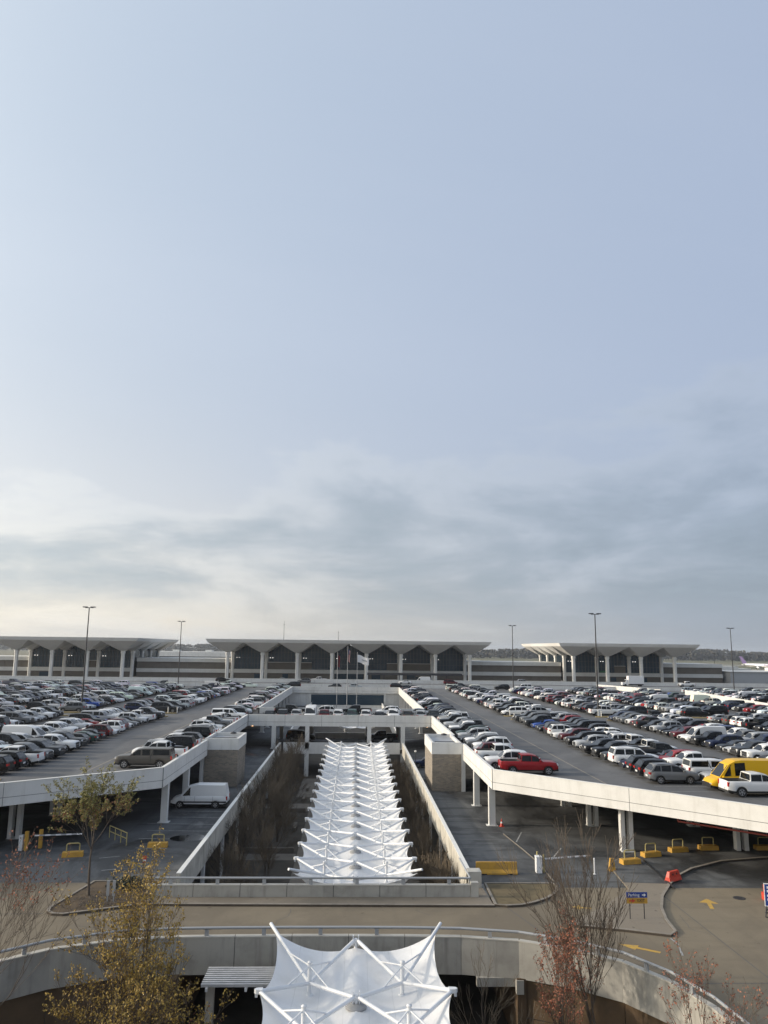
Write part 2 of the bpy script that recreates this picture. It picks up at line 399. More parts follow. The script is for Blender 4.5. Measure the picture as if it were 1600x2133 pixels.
# road joints, arrows, lines: thin sheets
def strip(name, p, q, w, z, m):
    b = MB(); d = Vector((q[0]-p[0], q[1]-p[1])).normalized(); n = Vector((-d.y, d.x))*w/2
    b.face([(p[0]-n.x, p[1]-n.y, z), (q[0]-n.x, q[1]-n.y, z), (q[0]+n.x, q[1]+n.y, z), (p[0]+n.x, p[1]+n.y, z)])
    return b.build(name, m, kind='structure')
for p, q in (((10.6, 54.8), (13.0, 46.0)), ((15.0, 59.3), (70, 58.9)), ((-19.2, 60.4), (-70, 60.4)), ((22.2, 58.9), (22.5, 20)), ((36, 58.9), (36, 20)), ((17.3, 43), (70, 43)), ((-24.5, 60.3), (-24.5, 40)), ((-19.6, 53.8), (-60, 52.5))):
    strip('road_joint', p, q, .05, .006, M['joint'])
def arrow(pos, ang, L, Wd, name='painted_arrow'):
    b = MB(); c, s = cos(ang), sin(ang)
    pts = [(-L/2, -.14), (.05*L, -.14), (.05*L, -Wd/2), (L/2, 0), (.05*L, Wd/2), (.05*L, .14), (-L/2, .14)]
    b.face([(pos[0]+x*c-y*s, pos[1]+x*s+y*c, .008) for x, y in pts])
    return b.build(name, M['yellow_line'], kind='structure')
arrow((24.7, 55.7), R_(75), 2.2, 1.3); arrow((15.6, 54.9), R_(165), 1.3, 1.0); arrow((16.9, 47.8), R_(146), 2.4, .8)
for p, q in (((19.4, 49.35), (19.45, 48.3)), ((19.3, 47.9), (19.0, 46.7)), ((16.5, 66.6), (18.4, 70.5)), ((14.9, 72.6), (16.2, 76.4))):
    strip('road_line', p, q, .12, .008, M['white_line'])
b = MB(); b.prism([(27.4+.42*cos(t*pi/10), 56.9+.42*sin(t*pi/10)) for t in range(20)], -.02, .012); b.build('manhole_cover', M['metal_dark'], kind='thing', label='round iron manhole cover in the tan road near the painted arrow', category='manhole cover')
for p, q in (((-19.7, 79.5), (-13.0, 79.2)), ((-19.0, 76.6), (-13.0, 76.4)), ((-18.9, 73.5), (-13.0, 73.4)), ((-18.7, 82.4), (-12.8, 82.3)), ((-18.7, 85.3), (-12.8, 85.2)), ((-18.3, 70.2), (-15.6, 70.1)), ((-20.3, 67), (-18.8, 67.6)), ((-19, 63.5), (-18, 63.9)),
             ((9.4, 82.3), (14.6, 82.1)), ((9.4, 79.4), (14.6, 79.2)), ((9.6, 76.5), (14.2, 76.3)), ((9.6, 73.6), (14.2, 73.4)), ((9.6, 70.6), (13.6, 70.5)), ((9.6, 67.6), (13.2, 67.5))):
    strip('stall_line', p, q, .11, .006, M['white_line'] if p[0] < 0 else M['faint_line'])

# hairline cracks and oil spots in the road, flat stains
rc = random.Random(17); cb = MB()
for _ in range(13):
    x, y = rc.uniform(-24, 32), rc.uniform(48.6, 54.5); a = rc.choice((0, pi/2))+rc.gauss(0, .35)
    for k in range(rc.randint(4, 11)):
        a += rc.gauss(0, .35); l = rc.uniform(.2, .5); x2, y2 = x+l*cos(a), y+l*sin(a)
        if y2 < 48.2 or y2 > 54.7: break
        nx, ny = -sin(a)*.014, cos(a)*.014; cb.face([(x-nx, y-ny, .005), (x2-nx, y2-ny, .005), (x2+nx, y2+ny, .005), (x+nx, y+ny, .005)]); x, y = x2, y2
cb.build('road_cracks', M['joint'], kind='stuff')
# ------------------------------------------------------------------ curved barrier of the road bridge, panels, rail, brown retaining wall
bt = thing('road_barrier', 'long curved grey concrete road barrier with a pipe rail above the pit', 'barrier')
rail_z = 1.32
for i in range(len(ARC)-1):
    p, q = ARC[i], ARC[i+1]; b = MB()
    d = Vector((q[0]-p[0], q[1]-p[1])); ln = d.length; d.normalize(); e = .02
    p2 = (p[0]+d.x*e, p[1]+d.y*e); q2 = (q[0]-d.x*e, q[1]-d.y*e)
    b.obox(p2, q2, .30, -1.05, .86, 0); b.obox(p2, q2, .34, .86, .92, 1)
    b.build('barrier_panel', [M['concrete'], M['concrete_pale']], bt)
    jb = MB(); jb.obox((p[0]-d.x*.03, p[1]-d.y*.03), (p[0]+d.x*.03, p[1]+d.y*.03), .22, -1.05, .84); jb.build('panel_joint', M['joint'], bt)
    m2 = vl(p, q, .5); b = MB(); b.box(-.11, .11, -.05, .05, .9, 1.25); 
    o = b.build('rail_post', M['metal_grey'], bt, (m2[0], m2[1], 0)); o.rotation_euler.z = atan2(d.y, d.x)
    b = MB(); b.tube((*p, rail_z), (*q, rail_z), .075, n=10); b.build('rail', M['metal_grey'], bt)
rw = thing('retaining_wall', 'brown textured retaining wall panels below the curved road barrier', 'retaining wall')
def inset(p, q, k):
    d = Vector((q[0]-p[0], q[1]-p[1])).normalized(); n = Vector((-d.y, d.x)); return (p[0]+n.x*k, p[1]+n.y*k), (q[0]+n.x*k, q[1]+n.y*k)
for i in range(len(ARC)-1):
    p, q = ARC[i], ARC[i+1]
    if -9.7 < (p[0]+q[0])/2 < 9.4 and p[1] > 44: continue
    p, q = inset(p, q, .12)
    for z0, z1 in ((-4.9, -3.05), (-3.0, -1.05)):
        b = MB(); d = Vector((q[0]-p[0], q[1]-p[1])).normalized()
        b.obox((p[0]+d.x*.02, p[1]+d.y*.02), (q[0]-d.x*.02, q[1]-d.y*.02), .25, z0, z1); b.build('wall_panel', M['retain'], rw)
    b = MB(); b.obox(p, q, .12, -4.9, -1.05); b.build('panel_backing', M['joint'], rw)
# bridge slab over the walkway and its abutments
bs = thing('road_bridge', 'concrete road bridge carrying the tan road over the sunken walkway', 'bridge')
b = MB(); b.box(-9.3, 9.3, 47.42, 56.4, -1.0, -.02); b.build('bridge_slab', M['concrete'], bs)
for x0, x1 in ((-9.9, -9.4), (9.4, 9.9)):
    b = MB(); b.box(x0, x1, 46.2, 57, -4.9, -1.0); b.build('abutment', M['retain'], bs)
b = MB(); b.box(9.35, 9.75, 46.1, 46.6, -1.75, -1.05); b.build('pilaster', M['concrete'], bs)
b = MB(); b.box(7.2, 9.35, 46.5, 46.8, -1.5, -1.05); b.build('edge_beam', M['concrete'], bs)

# ------------------------------------------------------------------ wall at the near end of the sunken court
cw = thing('court_end_wall', 'low grey concrete wall with pipe rail at the near end of the sunken court', 'wall')
x = -13.9
while x < 8.3:
    b = MB(); b.box(x+.02, min(x+3.18, 8.4), 56.75, 57.05, -.3, .84, 0); b.box(x+.02, min(x+3.18, 8.4), 56.72, 57.08, .84, .9, 1); b.build('wall_panel', [M['concrete'], M['concrete_pale']], cw)
    b = MB(); b.box(x-.02, x+.02, 56.8, 57.0, -.3, .8); b.build('panel_joint', M['joint'], cw)
    b = MB(); b.box(x+1.5, x+1.74, 56.83, 56.97, .9, 1.22); b.build('rail_post', M['metal_grey'], cw); x += 3.2
b = MB(); b.tube((-13.9, 56.9, 1.3), (8.4, 56.9, 1.3), .075, n=10); b.build('rail', M['metal_grey'], cw)
b = MB(); b.box(8.42, 8.95, 56.7, 57.15, -.1, 1.05); b.build('end_post', M['concrete_pale'], cw)
b = MB(); b.tube((8.4, 56.9, 1.3), (8.1, 60.2, 1.75), .07, n=8); b.build('rail', M['metal_grey'], cw)
b = MB(); b.box(-13.9, 8.4, 56.8, 57.0, -4.9, -.3); b.build('base_wall', M['concrete'], cw)
b = MB(); b.box(8.55, 9.5, 58.8, 59.8, .0, 1.2); b.build('utility_plinth', M['concrete_pale'], kind='thing', label='squat pale concrete plinth at the right corner of the sunken court', category='plinth')

# side walls of the sunken court: painted bands on columns
def court_side(name, label, x, sgn):
    t = thing(name, label, 'wall')
    xi = x; xo = x+sgn*.30
    ys = [59.0]+[59+9.65*k for k in range(1, 8)]+[136.2]
    for a, c in zip(ys[:-1], ys[1:]):
        b = MB(); b.box(min(xi, xo), max(xi, xo), a+.015, c-.015, -.85, 1.0, 0); b.box(min(xi, xo)-.02, max(xi, xo)+.02, a+.015, c-.015, 1.0, 1.05, 1)
        b.build('wall_band', [M['stain_wall'], M['paint_cap']], t)
        b = MB(); b.box(min(xi, xo)+.03, max(xi, xo)-.03, a-.3, a+.3, -4.6, -.85); b.build('column', M['paint_white'], t)
    b = MB(); xb = x+sgn*4.0; b.box(min(xb, xb+sgn*.3), max(xb, xb+sgn*.3), 57.1, 234, -4.6, -.3); b.build('back_wall', M['stone'], t)
    b = MB(); b.box(min(xo, xb), max(xo, xb), 57.1, 234, -.5, -.03); b.build('slab_edge', M['soffit'], t)
    b = MB(); b.box(min(xi, xo)+.02, max(xi, xo)-.02, 152, 234, -.85, 1.0); b.build('wall_band', M['paint_white'], t)
M['stain_wall'] = mat('stained_wall_paint', (.56, .53, .46), .8, var=.45, vscale=.6, streak=.75, dark=(.19, .17, .13))
court_side('court_side_wall', 'long stained white wall band along the left edge of the sunken court', -12.05, -1)
court_side('court_side_wall', 'sunlit stained white wall band along the right edge of the sunken court', 8.55, 1)
# planting beds and paths on the court floor
for poly in ([(-5.6, 58), (6.6, 58), (6.6, 150), (-5.6, 150)], [(-12, 84), (-5.7, 84), (-5.7, 86.5), (-12, 86.5)], [(-12, 108), (-5.7, 108), (-5.7, 113), (-12, 113)], [(-8, 118), (-5.7, 118), (-5.7, 134), (-8, 134)], [(-7.6, 58), (-5.7, 58), (-5.7, 70), (-7.6, 70)]):
    sheet('court_path', poly, Z_PIT+.02, M['path'])
for y in (72, 98, 116, 124):
    b = MB(); b.box(-6.9, -6.5, y-1.6, y+1.6, Z_PIT+.03, Z_PIT+.45); b.build('stone_bench', M['path'], kind='thing', label='low stone bench ledge on the left court path, %s from the near end' % {72: 'nearest', 98: 'second', 116: 'third', 124: 'farthest'}[y], category='bench', group='benches in the sunken court')
# planter edges
for x0, y0, x1, y1 in ((-10.6, 60, -10.6, 70.5), (-10.6, 70.5, -7.8, 70.5), (-7.8, 60, -7.8, 70.5), (-11.5, 87, -6, 87), (-11.5, 107.5, -6, 107.5)):
    b = MB(); b.obox((x0, y0), (x1, y1), .3, Z_PIT, Z_PIT+.5); b.build('planter_edge', M['path'], kind='structure')

# ================================================================== PARKING GARAGE
pg = thing('parking_garage', 'two level concrete parking garage with white parapets round an open court', 'parking garage')
LX, RX, YF = -18.0, 13.7, 77.2
def ldiag(x): return YF+(x-LX)*.81          # left front edge
def rdiag(x): return YF-(x-RX)*.985         # right front edge
XL, XR = -62, 50
b = MB()
ZS = 3.95
b.prism([(LX, YF), (LX, 252), (-150, 252), (-150, 60), (XL, ldiag(XL))], ZS, Z_DECK)
b.prism([(RX, 252), (RX, YF), (XR, rdiag(XR)), (150, 60), (150, 252)], ZS, Z_DECK)
b.prism([(LX, 136.5), (RX, 136.5), (RX, 152), (LX, 152)], ZS, Z_DECK)
b.prism([(LX, 234.3), (RX, 234.3), (RX, 252), (LX, 252)], ZS, Z_DECK)
b.build('deck_slab', M['deck'], pg)
PW = .28
def parapet(p, q, n, side, fall=0.0, zt=Z_TOP):
    """n panels along p-q, outer face offset to side (+1 left of travel)"""
    for i in range(n):
        a = vl(p, q, i/n); c = vl(p, q, (i+1)/n); d = Vector((c[0]-a[0], c[1]-a[1])).normalized(); e = .022
        a2 = (a[0]+d.x*e, a[1]+d.y*e); c2 = (c[0]-d.x*e, c[1]-d.y*e)
        m = MB()
        m.obox(a2, c2, PW, 3.72, 4.38, 0, side*.02)
        m.obox(a2, c2, PW-.05, 4.38, 4.42, 2, side*.0)
        m.obox(a2, c2, PW, 4.42, zt-.05, 0, side*.02)
        m.obox(a2, c2, PW+.05, zt-.05, zt, 1, side*.02)
        m.build('parapet_panel', [M['paint_white'], M['paint_cap'], M['joint']], pg)
        m = MB(); m.obox((a[0]-d.x*.03, a[1]-d.y*.03), (a[0]+d.x*.03, a[1]+d.y*.03), PW-.06, 3.74, zt-.06); m.build('panel_joint', M['joint'], pg)
LXe, RXe = LX, RX
parapet((LX, 136.4), (LX, 107.2), 3, -1); parapet((LX, 99.6), (LX, YF), 2, -1)
parapet((LX, YF), (XL, ldiag(XL)), 4, -1)
parapet((RX, YF), (RX, 97.0), 2, -1); parapet((RX, 107.2), (RX, 136.4), 3, -1)
# right diagonal: joints where the photo shows them
parapet((RX, YF), (23.6, rdiag(23.6)), 1, 1); parapet((23.6, rdiag(23.6)), (XR, rdiag(XR)), 2, 1)
parapet((LX+.2, 136.4), (RX-.2, 136.4), 5, -1)
parapet((LX+.2, 152.1), (RX-.2, 152.1), 5, 1)
parapet((LX, 152.2), (LX, 234.2), 8, -1); parapet((RX, 152.2), (RX, 234.2), 8, 1)
parapet((LX+.2, 234.3), (RX-.2, 234.3), 5, 1)
parapet((-150, 252), (150, 252), 30, 1)
def column(x, y, w=.62, z0=0.0, z1=3.72, par=pg, pair=False):
    m = MB()
    for dxx in ((-.36, .36) if pair else (0,)):
        ww = w*.55 if pair else w
        m.box(x+dxx-ww/2, x+dxx+ww/2, y-w/2, y+w/2, z0, z1)
    m.box(x-.55, x+.55, y-.45, y+.45, z0-.02, z0+.03)
    m.build('column', M['paint_white'], par)
for y in (79.3, 88.9, 108.2, 117.8, 127.4): column(13.9, y); column(-18.3, y+.9)
for y in (69.6, 79.3, 88.9, 98.5): column(23.9, y, pair=True)
for x in (34, 44, 54):
    for y in (60, 69.6, 79.3, 88.9, 98.5):
        if y > rdiag(x)-2 : column(x, y, pair=True)
for x in (-29.9, -40, -50, -60):
    for y in (73.6, 83.2, 92.8, 102.4):
        if y > ldiag(x)-.5: column(x, y, pair=True)
column(-29.9, 68.3, pair=True); column(-41, 59.5, pair=True)
for x in (-13.4, -7.7, 2.9, 8.7):
    column(x, 136.6, w=.7); m = MB(); m.box(x-.35, x+.35, 136.25, 136.95, -4.6, -.75); m.build('column', M['paint_white'], pg)
for x in (-13.4, -7.7, 2.9, 8.7): column(x, 151.6, w=.7)
for y in [152+9.65*k for k in range(1, 9)]: column(LX-.3, y); column(RX+.3, y)
# lower band of the cross bridge
m = MB(); m.box(-11.7, 8.2, 136.25, 136.55, -.8, 1.05); m.build('lower_band', M['paint_white'], pg)
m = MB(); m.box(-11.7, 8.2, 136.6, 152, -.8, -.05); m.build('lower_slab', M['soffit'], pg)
m = MB(); m.box(-11.7, 8.2, 151.7, 152, -.8, 1.05); m.build('lower_band', M['paint_white'], pg)
# dark back walls deep inside the lower level
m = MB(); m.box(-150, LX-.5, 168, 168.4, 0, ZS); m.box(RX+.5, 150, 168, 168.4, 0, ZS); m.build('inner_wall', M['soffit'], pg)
m = MB(); m.box(-19, 14.6, 234.6, 235, -.2, ZS); m.build('far_court_wall', M['paint_white'], pg)
m = MB(); m.box(-12.5, 9.3, 234.35, 234.55, .35, 3.3); m.build('entrance_glazing', M['glass'], pg)
m = MB(); m.box(-13, -12.4, 234.2, 234.6, -4.4, 3.7); m.box(9.2, 9.8, 234.2, 234.6, -4.4, 3.7); m.box(-13, 9.8, 234.2, 234.6, -4.4, .3); m.build('entrance_frame', M['paint_white'], pg)
# soffit lamps seen lit under the deck
for x, y in ((-17.2, 137.5), (-12.0, 141), (-5.2, 142), (5.6, 142), (13.0, 137.6), (-25, 84)):
    m = MB(); m.lathe([(.02, 0), (.16, -.02), (.18, -.12), (.02, -.16)], (0, 0, 0), 10); m.build('soffit_lamp', M['lamp_warm'], pg, (x, y, 3.72))
# red sprinkler pipe under the right deck
m = MB(); m.tube((27.5, 67.1, 2.98), (39, 55.8, 2.98), .075, n=8); m.tube((27.5, 67.1, 2.98), (27.5, 67.1, 3.9), .075, n=8); m.build('sprinkler_pipe', M['redpipe'], pg)
# stall lines and aisle joints on the deck (flat print)
RROWS = [17.1, 31.2, 36.4, 48.9, 54.5, 66.6, 72.2, 84.3]; LROWS = [-21.4, -35.4, -41.0, -53.0, -58.6, -70.7, -76.3, -88.4, -94.0]
m = MB()
for xc in RROWS+LROWS:
    y = 72.0
    while y < 246:
        fy = rdiag(xc) if xc > 0 else ldiag(xc)
        if y > fy+3 and not (141.5 < y < 151): m.face([(xc-2.7, y-.05, Z_DECK+.006), (xc+2.7, y-.05, Z_DECK+.006), (xc+2.7, y+.05, Z_DECK+.006), (xc-2.7, y+.05, Z_DECK+.006)])
        y += 2.75
o = m.build('stall_lines', M['white_line'], pg); o['kind'] = 'stuff'
m = MB()
for x in (-26.6, -44.2, 24.3, 42.4, 60): m.face([(x-.09, 60 if abs(x) > 30 else 72, Z_DECK+.005), (x+.09, 60 if abs(x) > 30 else 72, Z_DECK+.005), (x+.09, 250, Z_DECK+.005), (x-.09, 250, Z_DECK+.005)])
m.build('expansion_joint', M['kerb'], pg)
# yellow edge marking near the right corner
m = MB(); m.prism([(27.0, 70.2), (28.6, 70.9), (30.5, 68.6), (40, 59), (39.6, 58.4), (30, 67.4)], Z_DECK+.003, Z_DECK+.10); m.build('yellow_kerb', M['yellow_line'], pg)
m = MB(); m.prism([(-34.6, 75.5), (-33.0, 76.7), (-32.6, 76.0), (-34.2, 74.8)], Z_DECK+.003, Z_DECK+.10); m.build('yellow_kerb', M['yellow_line'], pg)

# islands with yellow kerbs at the mid cross aisle
for xc in (34.0, 51.7, 69.4, -38.2, -55.8, -73.5):
    for y0 in (142.4, 149.2):
        pts = smooth([(xc-5.2, y0), (xc+5.2, y0), (xc+5.2, y0+1.4), (xc-5.2, y0+1.4)], 2)
        m = MB(); m.prism(pts, Z_DECK+.002, Z_DECK+.15); m.build('deck_island', M['yellow_kerb'] if 'yellow_kerb' in M else M.setdefault('yellow_kerb', mat('worn_yellow_kerb', (.33, .25, .10), .9, var=.7, vscale=1.5, dark=(.2, .18, .14))), pg)
# white bollards on the islands
for xc, y in ((-34.6, 149.9), (-32.9, 149.9), (30.0, 149.9), (-52.2, 143.1), (47.6, 149.9), (29.4, 143.1)):
    m = MB(); m.tube((0, 0, 0), (0, 0, 1.05), .09, n=8); m.build('white_bollard', M['paint_cap'], pg, (xc, y, Z_DECK+.14))
# stair towers
def stair(name, label, x0, x1, y0, y1, side):
    t = thing(name, label, 'stair tower')
    m = MB(); m.box(x0+.06, x1-.06, y0+.06, y1-.06, 0, 4.35); m.build('brick_wall', M['brick'], t)
    m = MB(); w = .28
    for bx in ((x0, x1, y0, y0+w), (x0, x1, y1-w, y1), (x0, x0+w, y0+w, y1-w), (x1-w, x1, y0+w, y1-w)): m.box(*bx, 4.35, 5.72)
    m.build('white_cap', M['paint_white'], t)
    m = MB(); m.box(x0+w, x1-w, y0+w, y1-w, 4.4, 5.35); m.build('roof_deck', M['metal_grey'], t)
    m = MB(); m.box(x0+.6, x1-.6, y0+.5, y0+2.3, 5.35, 5.62); m.build('roof_hatch', M['trim'], t)
    xs = x1 if side > 0 else x0
    m = MB(); m.box(min(xs, xs+side*.45), max(xs, xs+side*.45), y0-.1, y0+.4, 0, 5.6); m.build('corner_pilaster', M['paint_white'], t)
    m = MB(); m.lathe([(.02, 0), (.42, .02), (.36, .18), (.02, .28)], ((x0+x1)/2+.6, y1-1.6, 5.72), 12); m.build('roof_vent', M['metal_dark'], t)
stair('stair_tower', 'brick stair tower with white cap at the left wall of the court', -18.3, -14.1, 99.8, 106.8, -1)
stair('stair_tower', 'brick stair tower with white cap at the right wall of the court', 9.75, 13.4, 97.2, 106.9, 1)
# ================================================================== TERMINAL
sheet('terminal_road', [(-200, 252.2), (200, 252.2), (200, 321), (-200, 321)], 4.46, M['deck'], th=.4)
tw = thing('road_wall', 'long low white parapet wall along the road in front of the terminal', 'wall')
for i in range(24):
    x = -168+14*i
    m = MB(); m.box(x+.03, x+13.97, 285, 285.3, 4.47, 5.7, 0); m.box(x+.03, x+13.97, 284.96, 285.34, 5.7, 5.78, 1); m.build('wall_panel', [M['paint_white'], M['paint_cap']], tw)
B = 13.55
M['term_white'] = mat('terminal_white_concrete', (.62, .61, .575), .8, var=.22, vscale=.2)
M['term_brick'] = mat('terminal_dark_brick', (.155, .135, .112), .9, var=.3, vscale=.4)
M['roof_under'] = mat('umbrella_soffit', (.74, .72, .68), .85, var=.12, vscale=.2)
M['fascia'] = mat('roof_fascia_white', (.80, .79, .76), .7, var=.15, vscale=.2)
M['term_pale'] = mat('pale_column_concrete', (.84, .82, .77), .8, var=.2, vscale=.4)
def umbrella_mesh():
    m = MB(); h = B/2-.01; a = .75; z0, z1 = 14.9, 18.62
    bt_, tp = [(-a, -a), (a, -a), (a, a), (-a, a)], [(-h, -h), (h, -h), (h, h), (-h, h)]
    for i in range(4):
        j = (i+1) % 4
        for k in range(6):      # slight outward curl of every shell face
            t0, t1 = k/6, (k+1)/6
            f0, f1 = t0**1.08, t1**1.08
            m.face([(*vl(bt_[i], tp[i], t0), lerp(z0, z1, f0)), (*vl(bt_[j], tp[j], t0), lerp(z0, z1, f0)), (*vl(bt_[j], tp[j], t1), lerp(z0, z1, f1)), (*vl(bt_[i], tp[i], t1), lerp(z0, z1, f1))])
    return m.mesh('roof_umbrella', [M['roof_under']])
UMB = umbrella_mesh()
def tcol_mesh():
    m = MB(); w, c = .62, .22
    poly = [(-w+c, -w), (-.08, -w), (-.08, -w+.14), (.08, -w+.14), (.08, -w), (w-c, -w), (w, -w+c), (w, w-c), (w-c, w), (-w+c, w), (-w, w-c), (-w, -w+c)]
    m.prism(poly, 4.46, 13.9); m.prism([(x*1.22, y*1.22) for x, y in poly], 13.9, 14.75); m.prism([(x*1.05, y*1.05) for x, y in poly], 14.75, 15.0)
    return m.mesh('column', [M['term_pale']])
TCOL = tcol_mesh()
def window(par, x0, x1, y, zb=8.12, axis='x'):
    """pentagon pane under two umbrellas"""
    xm = (x0+x1)/2
    pts = [(x0, zb), (x1, zb), (x1, 14.9), (xm, 18.3), (x0, 14.9)]
    th = .12
    m = MB()
    if axis == 'x':
        A = [(x, y, z) for x, z in pts]; m.face(A); m.face([(x, y+th, z) for x, z in reversed(pts)])
    else:
        A = [(y, x, z) for x, z in pts]; m.face(A); m.face([(y+th, x, z) for x, z in reversed(pts)])
    w = m.build('window', M['glass'], par)
    m = MB(); n = 9
    def bx(a, b2, z0, z1, d=.16):
        if axis == 'x': m.box(a, b2, y-d, y-.01, z0, z1)
        else: m.box(y-d, y-.01, a, b2, z0, z1)
    for k in range(1, n):
        x = lerp(x0, x1, k/n); zt = 14.9+3.4*(1-abs(x-xm)/(xm-x0)); bx(x-.06, x+.06, zb, zt)
    for z in (10.4, 12.6, 14.9): bx(x0, x1, z-.05, z+.05, .13)
    m.build('mullion', M['mullion'], w)
def hall(label, xc, n, rows=5, infill=()):
    t = thing('terminal_hall', label, 'airport terminal', group='airport terminal halls')
    xs = [xc+(i-(n-1)/2)*B for i in range(n)]; ys = [307+B*j for j in range(rows)]
    for x in xs:
        for j, y in enumerate(ys):
            put('roof_umbrella', UMB, t, (x, y, 0))
            if j < 2 or x in (xs[0], xs[-1]): put('column', TCOL, t, (x, y, 0))
    fx0, fx1, fy0, fy1 = xs[0]-B/2, xs[-1]+B/2, ys[0]-B/2, ys[-1]+B/2; e = .75
    m = MB(); m.prism([(fx0, fy0), (fx1, fy0), (fx1, fy1), (fx0, fy1)], 18.63, 19.85, 0, [(fx0-e, fy0-e), (fx1+e, fy0-e), (fx1+e, fy1+e), (fx0-e, fy1+e)])
    m.build('roof_fascia', M['fascia'], t)
    yw = ys[1]+.3
    for a, c in zip(xs[:-1], xs[1:]): window(t, a+.7, c-.7, yw)
    for a, c in zip(ys[1:-1], ys[2:]):
        window(t, a+.7, c-.7, xs[0]+.2, axis='y'); window(t, a+.7, c-.7, xs[-1]-.2, axis='y')
    m = MB(); m.box(xs[0]-.3, xs[-1]+.3, yw-.9, yw-.3, 6.6, 8.1); m.build('white_band', M['term_white'], t)
    m = MB(); m.box(xs[0]-.2, xs[-1]+.2, yw-.5, yw+.4, 4.47, 6.6); m.build('brick_wall', M['term_brick'], t)
    m = MB(); m.box(xs[0]+.8, xs[-1]-.8, yw+.5, ys[-1], 4.5, 8.0); m.build('interior_core', M['term_brick'], t)
    for a, c in infill:
        m = MB(); m.box(a, c, yw-.45, yw-.18, 8.1, 10.8, 0); m.box(a, c, yw-.47, yw-.16, 10.8, 11.0, 1); m.build('infill_wall', [M['term_brick'], M['term_white']], t)
    rnd = random.Random(int(xc)+n)
    for a, c in zip(xs[:-1], xs[1:]):
        k = rnd.choice((0, 1, 2))
        if k:
            w = 2.2 if k == 1 else 3.6; x = rnd.uniform(a+2, c-2-w)
            m = MB(); m.box(x, x+w, yw-.60, yw-.51, 4.47, 6.3); m.build('door', M['glass'], t)
    for x in xs[:-1]:                                           # pairs of floodlights lit beside the columns
        for q in (1.5, 2.5):
            m = MB(); m.box(x+q, x+q+.3, yw-.5, yw-.25, 12.6, 12.78); m.build('lit_floodlight', M['lamp_cool'], t)
    return t, xs
XC = -1.7
xs0 = [XC+(i-3.5)*B for i in range(8)]
ch, _ = hall('central glass terminal hall under eight pale umbrella roofs, behind the flagpoles', XC, 8, infill=((xs0[1]-1.2, xs0[2]+5), (xs0[5]-5, xs0[6]+1.2)))
m = MB(); m.box(xs0[3]+1, xs0[4]-1, 320.2, 320.34, 4.48, 8.1); m.build('entrance', M['glass'], ch)
lh, xl = hall('terminal hall with umbrella roofs at the bright left end of the terminal', -109.8, 4, infill=((-108, -103.6),))
rh, xr = hall('terminal hall with umbrella roofs right of the central hall', 107.4, 4, infill=((108, 112.6),))
m = MB(); m.box(99.8+2, 99.8+4.8, 320.0, 320.3, 6.7, 8.9); m.build('green_banner', mat('green_banner', (.01, .12, .05), .6), rh)
def wing(label, x0, x1):
    t = thing('terminal_wing', label, 'airport building', group='low terminal wings')
    for nm, z0, z1, yo, mm in (('lower_brick', 4.47, 6.45, 0, 'term_brick'), ('lower_band', 6.45, 7.95, -.5, 'term_white'), ('upper_brick', 7.95, 10.6, 0, 'term_brick'), ('upper_band', 10.6, 12.1, -.5, 'term_white')):
        k = MB(); xa = x0
        while xa < x1-.1:
            xb = min(xa+6.8, x1); k.box(xa+.02, xb-.02, 322+yo, 350, z0+.01, z1-.01); xa = xb
        k.build(nm, M[mm], t)
wing('low brick and white wing between the left and central terminal halls', -88, -50)
wing('low brick and white wing between the central and right terminal halls', 46.4, 86)
wing('low brick and white wing at the far left end of the terminal', -175, -131)
wing('low brick and white wing at the right end of the terminal', 129, 154)
# dark bus shelter in front of the central hall
st = thing('bus_shelter', 'long dark flat roofed shelter in front of the central terminal hall', 'shelter')
m = MB(); m.box(5.2, 40.5, 291, 296, 7.2, 7.95); m.build('roof', M['metal_dark'], st)
for x in (5.6, 11.4, 17.2, 23, 28.8, 34.6, 40.1):
    m = MB(); m.box(x-.12, x+.12, 291.2, 291.5, 4.47, 7.2); m.build('post', M['metal_dark'], st)
m = MB(); m.box(21, 27, 294.5, 294.7, 4.6, 6.6); m.build('glass_screen', M['glass'], st)
# roof antennas
for x, y, h, lab in ((-30.5, 340, 8.4, 'tall thin antenna mast on the left half of the central roof'), (-6.9, 345, 4.6, 'short thin antenna mast near the middle of the central roof')):
    m = MB(); m.tube((0, 0, 0), (0, 0, h), .11, .05, 6); m.box(-.35, .35, -.03, .03, h*.8, h*.82); m.build('antenna_mast', M['metal_dark'], None, (x, y, 19.85), label=lab, category='antenna')

# ------------------------------------------------------------------ airfield behind
def fieldmat():
    m, t, b = newmat('airfield_grass'); q = G(t)
    pos = N(t, 'ShaderNodeNewGeometry').outputs['Position']
    v = q.vmath('MULTIPLY', pos, (.35, 1.0, 1))
    c = q.mix(q.ramp(q.noise(v, .006, 5, .6), .42, .62), (.105, .105, .048), (.16, .13, .075))
    t.links.new(c, b.inputs['Base Color']); b.inputs['Roughness'].default_value = 1; return m
sheet('airfield_grass', [(-9000, 352), (9000, 352), (9000, 12000), (-9000, 12000)], -3.9, fieldmat())
M['apron'] = mat('pale_concrete_apron', (.34, .325, .295), .9, var=.3, vscale=.02)
sheet('apron', [(-1500, 356), (1500, 356), (1500, 560), (-1500, 560)], -3.8, M['apron'])
for y0, y1 in ((680, 720), (900, 960), (1250, 1310)):
    sheet('taxiway', [(-5000, y0), (5000, y0), (5000, y1), (-5000, y1)], -3.78, M['apron'])
